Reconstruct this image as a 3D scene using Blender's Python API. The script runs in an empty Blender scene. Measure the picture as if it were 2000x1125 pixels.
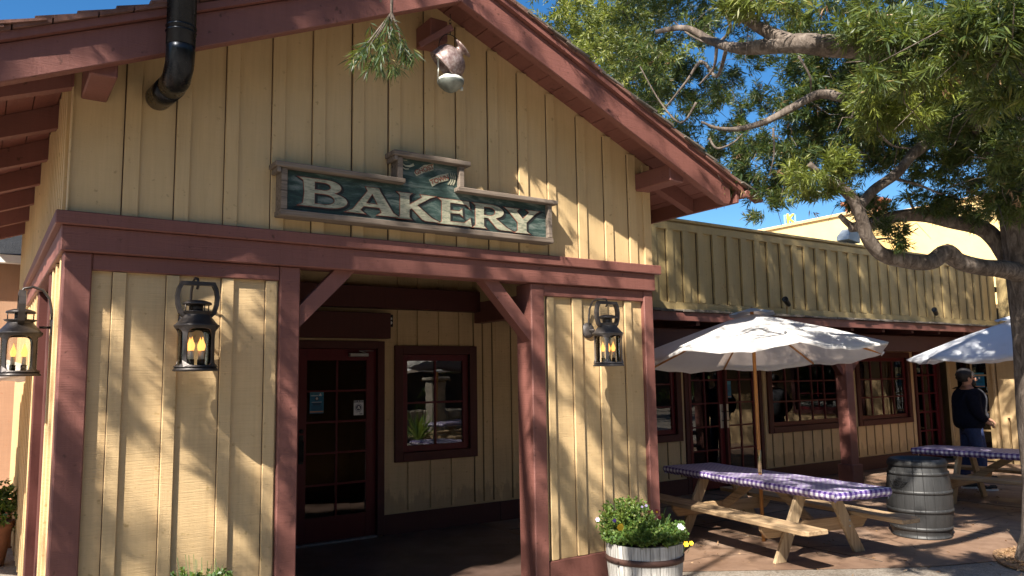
import bpy, bmesh, math, random
import numpy as np
from mathutils import Vector, Matrix, noise as mnoise

S = bpy.context.scene
COL = S.collection
R = math.radians
random.seed(7); rng = np.random.default_rng(11)

# ------------------------------------------------------------------ camera
CH = 1.72
YAW, PITCH, ROLL, FPX = 0.598717, 0.115635, -0.0160034, 1524.77
_cy, _sy, _cp, _sp = math.cos(YAW), math.sin(YAW), math.cos(PITCH), math.sin(PITCH)
_fw = np.array([_sy*_cp, _cy*_cp, _sp]); _rt = np.array([_cy, -_sy, 0.0]); _up = np.cross(_rt, _fw)
_c, _s = math.cos(ROLL), math.sin(ROLL)
CR, CU = _c*_rt + _s*_up, -_s*_rt + _c*_up
cam = bpy.data.cameras.new('camera'); camo = bpy.data.objects.new('camera', cam); COL.objects.link(camo)
cam.sensor_width = 36; cam.lens = FPX/2000*36; cam.clip_start = .05; cam.clip_end = 500
camo.matrix_world = Matrix(((CR[0], CU[0], -_fw[0], 0), (CR[1], CU[1], -_fw[1], 0), (CR[2], CU[2], -_fw[2], CH), (0, 0, 0, 1)))
S.camera = camo

def at(px, py, d):
    """a point of the place at depth d (metres along the view axis)"""
    v = ((px-1000)/FPX)*CR + (-(py-562.5)/FPX)*CU + _fw
    return Vector((v[0]*d, v[1]*d, v[2]*d + CH))
def proj(P):
    q = np.asarray(P, float) - np.array([0, 0, CH])
    z = q @ _fw
    return 1000 + FPX*(q @ CR)/z, 562.5 - FPX*(q @ CU)/z, z

# ------------------------------------------------------------------ light
SUN = Vector((1.75, 1.0, -1.9)).normalized()          # direction the light travels
EL = math.asin(-SUN.z); AZ = math.atan2(-SUN.x, -SUN.y)
w = bpy.data.worlds.new('World'); S.world = w; w.use_nodes = True
nt = w.node_tree; bg = nt.nodes['Background']
sk = nt.nodes.new('ShaderNodeTexSky'); sk.sky_type = 'NISHITA'; sk.sun_disc = False
sk.sun_elevation = EL; sk.sun_rotation = AZ; sk.air_density = 1.0; sk.dust_density = .4; sk.ozone_density = 3.5
hs = nt.nodes.new('ShaderNodeHueSaturation'); hs.inputs['Saturation'].default_value = 1.3
nt.links.new(sk.outputs[0], hs.inputs['Color']); nt.links.new(hs.outputs[0], bg.inputs[0]); bg.inputs[1].default_value = .062
sl = bpy.data.lights.new('sun', 'SUN'); sl.energy = 5.0; sl.angle = R(.53); sl.color = (1, .93, .82)
so = bpy.data.objects.new('sun', sl); COL.objects.link(so); so.rotation_euler = SUN.to_track_quat('-Z', 'Y').to_euler()
so.location = (-8, -6, 12)
S.view_settings.view_transform = 'Standard'; S.view_settings.look = 'None'
S.view_settings.exposure = 1.46; S.view_settings.gamma = 1
S.render.engine = 'CYCLES'
S.cycles.max_bounces = 8; S.cycles.transparent_max_bounces = 16

# ------------------------------------------------------------------ materials
def nodes(name):
    m = bpy.data.materials.new(name); m.use_nodes = True
    t = m.node_tree; b = t.nodes['Principled BSDF']
    return m, t, b
def N(t, ty, **k):
    n = t.nodes.new(ty)
    for a, v in k.items():
        if a in n.inputs: n.inputs[a].default_value = v
        else: setattr(n, a, v)
    return n
def coords(t, scale=(1, 1, 1), kind='Object', rot=(0, 0, 0)):
    c = N(t, 'ShaderNodeTexCoord'); mp = N(t, 'ShaderNodeMapping')
    mp.inputs['Scale'].default_value = scale; mp.inputs['Rotation'].default_value = rot
    t.links.new(c.outputs[kind], mp.inputs[0]); return mp.outputs[0]
def noise(t, vec, scale, detail=4, rough=.55, dist=0):
    n = N(t, 'ShaderNodeTexNoise'); n.inputs['Scale'].default_value = scale; n.inputs['Detail'].default_value = detail
    n.inputs['Roughness'].default_value = rough; n.inputs['Distortion'].default_value = dist
    t.links.new(vec, n.inputs['Vector']); return n.outputs['Fac']
def ramp(t, fac, stops):
    r = N(t, 'ShaderNodeValToRGB'); e = r.color_ramp.elements
    while len(e) < len(stops): e.new(.5)
    for i, (p, c) in enumerate(stops):
        e[i].position = p; e[i].color = (*c, 1) if len(c) == 3 else c
    t.links.new(fac, r.inputs[0]); return r.outputs[0]
def mixc(t, fac, a, b, mode='MIX'):
    m = N(t, 'ShaderNodeMix', data_type='RGBA', blend_type=mode)
    for s, v in ((0, fac), (6, a), (7, b)):
        if hasattr(v, 'is_linked'): t.links.new(v, m.inputs[s])
        elif s == 0: m.inputs[0].default_value = v
        else: m.inputs[s].default_value = (*v, 1)
    return m.outputs[2]
def bump(t, b, h, strength=.3, dist=.004, prev=None):
    n = N(t, 'ShaderNodeBump'); n.inputs['Strength'].default_value = strength; n.inputs['Distance'].default_value = dist
    t.links.new(h, n.inputs['Height'])
    if prev: t.links.new(prev, n.inputs['Normal'])
    t.links.new(n.outputs[0], b.inputs['Normal']); return n.outputs[0]
def scale(c, k): return tuple(min(1, x*k) for x in c)

def paint(name, base, worn, rough=.62, saw=1.0, spec=.35):
    """painted rough-sawn timber"""
    m, t, b = nodes(name)
    v = coords(t)
    big = noise(t, v, 1.3, 3)
    grain = noise(t, coords(t, (45, 45, 2.2)), 1, 4, .6)
    sawl = noise(t, coords(t, (3.5, 3.5, 170)), 1, 3, .7)
    spots = noise(t, v, 23, 2, .5)
    col = ramp(t, big, [(.3, scale(base, .88)), (.7, scale(base, 1.08))])
    g = ramp(t, grain, [(.3, (.86, .85, .83)), (.6, (1, 1, 1))])
    col = mixc(t, .55, col, g, 'MULTIPLY')
    sp = ramp(t, spots, [(.67, (0, 0, 0)), (.76, (1, 1, 1))])
    zz = N(t, 'ShaderNodeSeparateXYZ'); gco = N(t, 'ShaderNodeNewGeometry'); t.links.new(gco.outputs['Position'], zz.inputs[0])
    dz = N(t, 'ShaderNodeMath', operation='ADD'); t.links.new(zz.outputs[2], dz.inputs[0])
    dn_ = N(t, 'ShaderNodeMath', operation='MULTIPLY'); t.links.new(noise(t, coords(t, (7, 7, 2)), 1, 5, .7), dn_.inputs[0]); dn_.inputs[1].default_value = -.75; t.links.new(dn_.outputs[0], dz.inputs[1])
    dirt = ramp(t, dz.outputs[0], [(0.0, (.7, .7, .7)), (.07, (0, 0, 0))])
    col = mixc(t, dirt, col, mixc(t, .6, col, tuple(.35*x for x in base)))
    col = mixc(t, sp, col, worn)
    strk = ramp(t, noise(t, coords(t, (9, 9, .8)), 1, 5, .7), [(.55, (1, 1, 1)), (.78, (.72, .68, .62))])
    col = mixc(t, .5, col, strk, 'MULTIPLY')
    t.links.new(col, b.inputs['Base Color'])
    b.inputs['Roughness'].default_value = rough; b.inputs['Specular IOR Level'].default_value = spec
    col2 = mixc(t, .18*min(1, saw), col, ramp(t, sawl, [(.36, (.62, .58, .52)), (.55, (1, 1, 1))]), 'MULTIPLY'); t.links.new(col2, b.inputs['Base Color'])
    n1 = bump(t, b, sawl, .75*saw, .0045)
    n2 = bump(t, b, grain, .35, .004, n1)
    bump(t, b, noise(t, v, 70, 3, .6), .15, .003, n2)
    return m
def simple(name, col, rough=.5, metal=0, var=.12, scl=6, bmp=.15, bd=.002, coat=0, spec=.5):
    m, t, b = nodes(name)
    v = coords(t)
    f = noise(t, v, scl, 5)
    t.links.new(ramp(t, f, [(.3, scale(col, 1-var)), (.7, scale(col, 1+var))]), b.inputs['Base Color'])
    r = ramp(t, noise(t, v, scl*2.3, 3), [(.3, (rough*.85,)*3), (.7, (min(1, rough*1.15),)*3)])
    t.links.new(r, b.inputs['Roughness'])
    b.inputs['Metallic'].default_value = metal; b.inputs['Coat Weight'].default_value = coat
    b.inputs['Specular IOR Level'].default_value = spec
    if bmp: bump(t, b, noise(t, v, scl*9, 4), bmp, bd)
    return m
def wood(name, base, dark, axis=1, rough=.7, gs=1.0):
    m, t, b = nodes(name)
    sc = [26*gs]*3; sc[axis] = 1.1*gs
    v = coords(t, tuple(sc))
    g = noise(t, v, 1, 6, .65, .6)
    f2 = [90*gs]*3; f2[axis] = 3
    fine = noise(t, coords(t, tuple(f2)), 1, 3, .6)
    big = noise(t, coords(t), 2.3, 3)
    col = ramp(t, g, [(.3, dark), (.5, base), (.75, scale(base, 1.18))])
    col = mixc(t, .5, col, ramp(t, fine, [(.35, (.6, .55, .5)), (.6, (1, 1, 1))]), 'MULTIPLY')
    col = mixc(t, .5, col, ramp(t, big, [(.35, (.72, .7, .68)), (.62, (1, 1, 1))]), 'MULTIPLY')
    t.links.new(col, b.inputs['Base Color']); b.inputs['Roughness'].default_value = rough
    b.inputs['Specular IOR Level'].default_value = .3
    n = bump(t, b, g, .5, .004); bump(t, b, fine, .4, .002, n)
    return m

YEL = (.60, .425, .225); BRN = (.198, .078, .063)
M = {}
M['yellow'] = paint('yellow_paint', YEL, (.42, .29, .13))
M['yellow_smooth'] = paint('yellow_paint_upper', (.585, .415, .215), (.40, .28, .13), saw=.35)
M['yellow_parapet'] = paint('yellow_paint_parapet', (.43, .32, .15), (.30, .21, .10), saw=.5)  # darker and more olive than the wall paint
M['brown'] = paint('brown_paint', BRN, (.10, .04, .03), .55, .9)
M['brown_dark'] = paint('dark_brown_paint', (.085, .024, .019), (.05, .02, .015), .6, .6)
M['red'] = paint('dark_red_paint', (.11, .008, .012), (.05, .008, .008), .4, .15)
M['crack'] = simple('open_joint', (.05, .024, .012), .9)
M['shingle'] = simple('shingle', (.16, .075, .055), .9, var=.35, scl=9, bmp=.6, bd=.006)
M['shingle_grey'] = simple('shingle_grey', (.13, .11, .09), .95, var=.35, scl=14, bmp=.8, bd=.006)
M['black_metal'] = simple('black_metal', (.018, .019, .021), .38, .6, .3, 12, .2, .001)
M['pipe_metal'] = simple('pipe_metal', (.02, .022, .026), .28, .85, .35, 5, .1, .001)
M['grey_metal'] = simple('grey_metal', (.20, .19, .185), .55, .5, .25, 18, .2, .001)
M['bright_metal'] = simple('bright_metal', (.5, .5, .48), .35, .9, .15, 12, .1, .001)
M['bronze'] = simple('bronze_metal', (.045, .038, .036), .45, .5, .3, 14, .25, .001)
M['grey_bronze'] = simple('weathered_bronze', (.085, .075, .072), .55, .3, .3, 14, .25, .001)
M['raw_wood'] = wood('raw_pine', (.40, .28, .165), (.19, .125, .075), 1)
M['raw_wood_x'] = wood('raw_pine_cross', (.42, .28, .155), (.22, .14, .075), 0)
M['raw_wood_z'] = wood('raw_pine_upright', (.45, .33, .20), (.24, .155, .085), 2)
M['pole_wood'] = wood('varnished_pole', (.50, .23, .07), (.33, .14, .04), 2, .4)
M['grey_wood'] = wood('weathered_grey_wood', (.22, .175, .14), (.07, .055, .045), 0, .85, 1.4)
M['barrel_wood'] = wood('weathered_barrel_wood', (.38, .36, .33), (.13, .12, .11), 2, .85)
M['rust'] = simple('rusty_hoop', (.075, .035, .026), .7, .3, .35, 20, .4, .002)
M['soil'] = simple('soil', (.03, .02, .013), .95, 0, .4, 30, .8, .01)
M['terracotta'] = simple('terracotta', (.35, .15, .08), .8, 0, .2, 9, .3)
M['far_stucco'] = simple('far_stucco', (.78, .56, .24), .9, 0, .07, 1.1, .3, .03)
M['salmon_wall'] = paint('salmon_boards', (.40, .24, .15), (.35, .18, .1), saw=.8)
M['roof_black'] = simple('black_roof', (.012, .012, .013), .85, 0, .5, 8, 1, .03)
M['stone'] = simple('rubble_stone', (.28, .24, .19), .9, 0, .4, 3, .9, .03)
M['skin'] = simple('skin', (.42, .22, .15), .55, 0, .08, 30, .05)
M['navy'] = simple('navy_cloth', (.006, .008, .020), .95, 0, .3, 20, .6, .01, spec=.12)
M['jeans'] = simple('blue_denim', (.02, .035, .10), .9, 0, .25, 30, .2)
M['hair'] = simple('dark_hair', (.012, .009, .008), .6, 0, .4, 60, .6, .006)
M['shoe'] = simple('dark_shoe', (.015, .015, .017), .6)
M['sole'] = simple('white_sole', (.6, .6, .58), .6)
M['flesh_shirt'] = simple('patterned_shirt', (.035, .035, .042), .9, 0, .9, 25, .1)
M['bread'] = simple('bread_crust', (.45, .22, .07), .7, 0, .3, 20, .4, .004)
M['bread_yellow'] = simple('yellow_pastry', (.70, .42, .05), .6, 0, .2, 20, .2)
M['white_paint'] = simple('white_paint', (.75, .74, .70), .6, 0, .05, 9)
M['candle'] = simple('candle_sleeve', (.62, .58, .48), .5, 0, .05, 9)
M['white_enamel'] = simple('chalky_enamel', (.55, .56, .50), .6, .2, .25, 30, .4)
M['dull_zinc'] = simple('dull_zinc', (.22, .24, .215), .5, .6, .3, 20, .3)
M['rope'] = simple('rope', (.5, .47, .4), .9)
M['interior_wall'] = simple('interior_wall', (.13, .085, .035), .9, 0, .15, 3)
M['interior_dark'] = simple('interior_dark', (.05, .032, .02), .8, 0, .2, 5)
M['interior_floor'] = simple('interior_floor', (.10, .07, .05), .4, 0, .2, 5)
M['leafy_soil'] = M['soil']

def rusty_glaze():
    m, t, b = nodes('rusted_glaze')
    v = coords(t)
    col = ramp(t, noise(t, v, 28, 6, .7), [(.3, (.10, .055, .05)), (.5, (.26, .18, .165)), (.72, (.50, .44, .41))])
    t.links.new(col, b.inputs['Base Color']); b.inputs['Roughness'].default_value = .35; b.inputs['Metallic'].default_value = .3
    bump(t, b, noise(t, v, 120, 3), .25, .002); return m
M['glaze'] = rusty_glaze()

def emis(name, col, st):
    m, t, b = nodes(name); b.inputs['Base Color'].default_value = (*scale(col, .8), 1)
    b.inputs['Emission Color'].default_value = (*col, 1); b.inputs['Emission Strength'].default_value = st; return m
M['flame'] = emis('lit_bulb', (1, .42, .10), .85)

def glass(name, tint=(1, 1, 1), fac_min=.06, rough=.0, wavy=0):
    m, t, b = nodes(name); t.nodes.remove(b)
    out = t.nodes['Material Output']
    tr = N(t, 'ShaderNodeBsdfTransparent'); tr.inputs[0].default_value = (*tint, 1)
    gl = N(t, 'ShaderNodeBsdfGlossy'); gl.inputs['Roughness'].default_value = rough
    fr = N(t, 'ShaderNodeFresnel'); fr.inputs[0].default_value = 1.52
    mx = N(t, 'ShaderNodeMixShader'); ad = N(t, 'ShaderNodeMath', operation='ADD'); ad.use_clamp = True
    t.links.new(fr.outputs[0], ad.inputs[0]); ad.inputs[1].default_value = fac_min
    t.links.new(ad.outputs[0], mx.inputs[0]); t.links.new(tr.outputs[0], mx.inputs[1]); t.links.new(gl.outputs[0], mx.inputs[2])
    if wavy:
        n = N(t, 'ShaderNodeBump'); n.inputs['Strength'].default_value = wavy; n.inputs['Distance'].default_value = .01
        t.links.new(noise(t, coords(t), 5, 2), n.inputs['Height']); t.links.new(n.outputs[0], gl.inputs['Normal'])
    t.links.new(mx.outputs[0], out.inputs[0]); return m
M['glass'] = glass('window_glass', (.55, .58, .55), .07, .0, .02)
M['lamp_glass'] = glass('lantern_glass', (.95, .95, .93), .02, .02, .3)

def cloth_canvas(name, col, trans):
    m, t, b = nodes(name); out = t.nodes['Material Output']
    v = coords(t)
    c = ramp(t, noise(t, v, 3, 4), [(.3, scale(col, .93)), (.7, scale(col, 1.03))])
    c = mixc(t, .35, c, ramp(t, noise(t, v, 14, 5, .7), [(.5, (1, 1, 1)), (.75, (.80, .77, .70))]), 'MULTIPLY')
    t.links.new(c, b.inputs['Base Color']); b.inputs['Roughness'].default_value = .85; b.inputs['Specular IOR Level'].default_value = .2
    tl = N(t, 'ShaderNodeBsdfTranslucent'); tl.inputs[0].default_value = (*trans, 1)
    mx = N(t, 'ShaderNodeMixShader'); mx.inputs[0].default_value = .32
    n = bump(t, b, noise(t, v, 7, 3), .25, .012)
    bump(t, b, noise(t, v, 300, 2), .2, .001, n)
    t.links.new(b.outputs[0], mx.inputs[1]); t.links.new(tl.outputs[0], mx.inputs[2]); t.links.new(mx.outputs[0], out.inputs[0]); return m
M['canvas'] = cloth_canvas('umbrella_canvas', (.76, .75, .74), (.52, .42, .36))
M['canvas_blue'] = cloth_canvas('umbrella_canvas_plain', (.72, .74, .78), (.5, .5, .52))

def gingham():
    m, t, b = nodes('gingham_cloth')
    uv = N(t, 'ShaderNodeUVMap'); sp = N(t, 'ShaderNodeSeparateXYZ'); t.links.new(uv.outputs[0], sp.inputs[0])
    st = []
    for i in (0, 1):
        a = N(t, 'ShaderNodeMath', operation='MULTIPLY'); a.inputs[1].default_value = 1/.062; t.links.new(sp.outputs[i], a.inputs[0])
        f = N(t, 'ShaderNodeMath', operation='FRACT'); t.links.new(a.outputs[0], f.inputs[0])
        g = N(t, 'ShaderNodeMath', operation='GREATER_THAN'); g.inputs[1].default_value = .5; t.links.new(f.outputs[0], g.inputs[0]); st.append(g.outputs[0])
    s = N(t, 'ShaderNodeMath', operation='ADD'); t.links.new(st[0], s.inputs[0]); t.links.new(st[1], s.inputs[1])
    h = N(t, 'ShaderNodeMath', operation='MULTIPLY'); h.inputs[1].default_value = .5; t.links.new(s.outputs[0], h.inputs[0])
    r = N(t, 'ShaderNodeValToRGB'); r.color_ramp.interpolation = 'CONSTANT'; e = r.color_ramp.elements; e.new(.5)
    e[0].position = 0; e[0].color = (.72, .70, .74, 1); e[1].position = .4; e[1].color = (.25, .19, .37, 1); e[2].position = .9; e[2].color = (.055, .026, .16, 1)
    t.links.new(h.outputs[0], r.inputs[0])
    t.links.new(r.outputs[0], b.inputs['Base Color']); b.inputs['Roughness'].default_value = .42
    bump(t, b, noise(t, coords(t), 12, 3), .3, .01)
    return m
M['gingham'] = gingham()

def sign_green():
    m, t, b = nodes('painted_sign_board')
    v = coords(t, (2.2, 1, 9))
    col = ramp(t, noise(t, v, 2, 6, .7, .4), [(.36, (.010, .022, .018)), (.49, (.022, .05, .042)), (.58, (.085, .115, .10)), (.72, (.20, .21, .19))])
    cr = noise(t, coords(t, (1.5, 1, 60)), 1.5, 5, .8)
    col = mixc(t, ramp(t, cr, [(.33, (1, 1, 1)), (.37, (0, 0, 0))]), col, (.01, .01, .01))
    t.links.new(col, b.inputs['Base Color']); b.inputs['Roughness'].default_value = .7
    bump(t, b, cr, .4, .004); return m
M['sign_green'] = sign_green()
def sign_cream():
    m, t, b = nodes('cream_lettering')
    col = ramp(t, noise(t, coords(t, (3, 1, 12)), 6, 6, .7), [(.34, (.10, .125, .095)), (.46, (.27, .27, .19)), (.56, (.37, .35, .25)), (.74, (.46, .43, .32))])
    t.links.new(col, b.inputs['Base Color']); b.inputs['Roughness'].default_value = .7; return m
M['sign_cream'] = sign_cream()
M['sign_red'] = simple('red_outline', (.20, .055, .03), .7, 0, .35, 30)
M['sign_black'] = simple('lettering_shade', (.012, .014, .014), .8, 0, .3, 20)

def concrete(name, a, b_, c_, sc=1.0, rough=.75, spk=0):
    m, t, b = nodes(name); v = coords(t)
    col = ramp(t, noise(t, v, .9*sc, 6, .6, .5), [(.3, a), (.5, b_), (.72, c_)])
    col = mixc(t, .6, col, ramp(t, noise(t, v, 9*sc, 5, .7), [(.35, (.7, .66, .62)), (.6, (1, 1, 1))]), 'MULTIPLY')
    if spk:
        vo = N(t, 'ShaderNodeTexVoronoi'); vo.inputs['Scale'].default_value = 85; t.links.new(v, vo.inputs['Vector'])
        sepc = N(t, 'ShaderNodeSeparateColor'); t.links.new(vo.outputs['Color'], sepc.inputs[0])
        col = mixc(t, .75, col, ramp(t, sepc.outputs[0], [(.15, (.42, .38, .34)), (.5, (.85, .8, .74)), (.9, (1.0, 1.0, 1.0))]), 'MULTIPLY')
        bump(t, b, vo.outputs['Distance'], .5, .004)
    else:
        bump(t, b, noise(t, v, 60, 5, .7), .25, .004)
    t.links.new(col, b.inputs['Base Color'])
    t.links.new(ramp(t, noise(t, v, 2.2, 4), [(.35, (rough*.65,)*3), (.65, (rough,)*3)]), b.inputs['Roughness'])
    return m
def cracks(m, sc, wd):
    t = m.node_tree; b = t.nodes['Principled BSDF']; l = b.inputs['Base Color'].links[0]; src = l.from_socket
    vo = N(t, 'ShaderNodeTexVoronoi', feature='DISTANCE_TO_EDGE'); vo.inputs['Scale'].default_value = sc
    c = N(t, 'ShaderNodeTexCoord'); nz = N(t, 'ShaderNodeTexNoise'); nz.inputs['Scale'].default_value = 3.0; nz.inputs['Detail'].default_value = 6
    t.links.new(c.outputs['Object'], nz.inputs['Vector']); mx = N(t, 'ShaderNodeMix', data_type='RGBA'); mx.inputs[0].default_value = .22
    t.links.new(c.outputs['Object'], mx.inputs[6]); t.links.new(nz.outputs['Color'], mx.inputs[7]); t.links.new(mx.outputs[2], vo.inputs['Vector'])
    f = ramp(t, vo.outputs['Distance'], [(0, (.35, .32, .3)), (wd, (1, 1, 1))]); out = mixc(t, 1.0, src, f, 'MULTIPLY')
    sp = ramp(t, noise(t, c.outputs['Object'], 26, 2), [(.70, (1, 1, 1)), (.76, (.45, .42, .4))]); out = mixc(t, .7, out, sp, 'MULTIPLY'); t.links.new(out, b.inputs['Base Color'])
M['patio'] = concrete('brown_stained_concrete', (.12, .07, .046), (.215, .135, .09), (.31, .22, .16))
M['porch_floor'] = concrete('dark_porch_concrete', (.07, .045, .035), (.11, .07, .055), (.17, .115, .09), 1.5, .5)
M['plaza'] = concrete('exposed_aggregate', (.20, .175, .15), (.27, .24, .205), (.35, .32, .28), 1, .8, 1)
cracks(M['patio'], .42, .006)
M['joint'] = simple('dark_joint', (.05, .04, .03), .9)

def leaf_mat(name, stops, trans=.35, rough=.45):
    m, t, b = nodes(name); out = t.nodes['Material Output']
    g = N(t, 'ShaderNodeNewGeometry')
    c = ramp(t, g.outputs['Random Per Island'], stops)
    at_ = N(t, 'ShaderNodeAttribute', attribute_name='yellow_green'); 
    c = mixc(t, at_.outputs['Fac'], c, (.30, .33, .045))  # mixes the leaf colour towards a brighter yellow-green
    t.links.new(c, b.inputs['Base Color']); b.inputs['Roughness'].default_value = rough; b.inputs['Specular IOR Level'].default_value = .45
    tl = N(t, 'ShaderNodeBsdfTranslucent'); t.links.new(mixc(t, .6, c, (.30, .36, .03), 'MIX'), tl.inputs[0])
    mx = N(t, 'ShaderNodeMixShader'); mx.inputs[0].default_value = trans
    t.links.new(b.outputs[0], mx.inputs[1]); t.links.new(tl.outputs[0], mx.inputs[2]); t.links.new(mx.outputs[0], out.inputs[0]); return m
M['leaf'] = leaf_mat('podocarpus_leaf', [(0, (.014, .030, .015)), (.3, (.030, .058, .022)), (.6, (.045, .080, .024)), (.86, (.085, .115, .03)), (.95, (.16, .16, .05)), (1, (.18, .11, .05))], .26)
M['leaf_light'] = leaf_mat('light_green_leaf', [(0, (.10, .13, .03)), (.5, (.17, .20, .045)), (1, (.28, .27, .07))])
M['herb'] = leaf_mat('herb_leaf', [(0, (.022, .06, .016)), (.45, (.055, .125, .028)), (.85, (.11, .20, .05)), (1, (.24, .26, .09))])
M['agave'] = leaf_mat('agave_leaf', [(0, (.05, .12, .04)), (1, (.12, .2, .07))])
M['petal_yellow'] = simple('yellow_petal', (.85, .48, .01), .6, 0, .08)
M['petal_purple'] = simple('purple_petal', (.22, .08, .38), .6)
M['petal_lilac'] = simple('lilac_petal', (.48, .40, .62), .6)
M['petal_white'] = simple('white_petal', (.75, .75, .78), .6)
M['petal_red'] = simple('dark_red_petal', (.20, .01, .012), .6)
M['mulch'] = simple('mulch', (.36, .21, .11), .9, 0, .5, 40, .9, .02)
M['dead_leaf'] = leaf_mat('dry_leaf', [(0, (.12, .06, .03)), (.5, (.24, .14, .07)), (1, (.4, .27, .15))], .1)

def bark():
    m, t, b = nodes('grey_bark')
    v = coords(t, (9, 9, 3))
    f = noise(t, v, 2.2, 7, .7, .8)
    col = ramp(t, f, [(.32, (.045, .033, .026)), (.5, (.135, .105, .085)), (.7, (.27, .225, .19))])
    col = mixc(t, .6, col, ramp(t, noise(t, coords(t), 7, 3), [(.35, (.55, .5, .45)), (.6, (1.0, 1.0, 1.0))]), 'MULTIPLY')
    t.links.new(col, b.inputs['Base Color']); b.inputs['Roughness'].default_value = .9
    n = bump(t, b, f, 1, .02); bump(t, b, noise(t, coords(t), 90, 4), .5, .004, n); return m
M['bark'] = bark()

def staves(name, col1, col2, rough, n_st, metal=0):
    """barrel side: staves and grain by angle"""
    m, t, b = nodes(name)
    c = N(t, 'ShaderNodeTexCoord'); sp = N(t, 'ShaderNodeSeparateXYZ'); t.links.new(c.outputs['Object'], sp.inputs[0])
    a = N(t, 'ShaderNodeMath', operation='ARCTAN2'); t.links.new(sp.outputs[1], a.inputs[0]); t.links.new(sp.outputs[0], a.inputs[1])
    k = N(t, 'ShaderNodeMath', operation='MULTIPLY'); k.inputs[1].default_value = n_st/(2*math.pi); t.links.new(a.outputs[0], k.inputs[0])
    fl = N(t, 'ShaderNodeMath', operation='FLOOR'); t.links.new(k.outputs[0], fl.inputs[0])
    fr = N(t, 'ShaderNodeMath', operation='FRACT'); t.links.new(k.outputs[0], fr.inputs[0])
    wn = N(t, 'ShaderNodeTexWhiteNoise', noise_dimensions='1D'); t.links.new(fl.outputs[0], wn.inputs['W'])
    g = noise(t, coords(t, (60, 60, 4)), 1, 5, .65)
    col = ramp(t, g, [(.3, col2), (.62, col1)])
    col = mixc(t, .5 if rough > .6 else .15, col, ramp(t, wn.outputs[0], [(0, (.55, .55, .55)), (1, (1, 1, 1))]), 'MULTIPLY')
    gap = ramp(t, fr.outputs[0], [(0, (0, 0, 0)), (.045, (1, 1, 1)), (.96, (1, 1, 1)), (1, (0, 0, 0))])
    col = mixc(t, .85 if rough > .6 else .4, col, gap, 'MULTIPLY')
    t.links.new(col, b.inputs['Base Color']); b.inputs['Roughness'].default_value = rough; b.inputs['Metallic'].default_value = metal
    n1 = bump(t, b, gap, .6, .006); bump(t, b, g, .5, .003, n1); return m
M['barrel_staves'] = staves('grey_barrel_staves', (.50, .48, .45), (.20, .185, .165), .85, 26)
M['bin_staves'] = staves('dark_plastic_staves', (.030, .030, .031), (.019, .019, .019), .5, 20)

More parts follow.
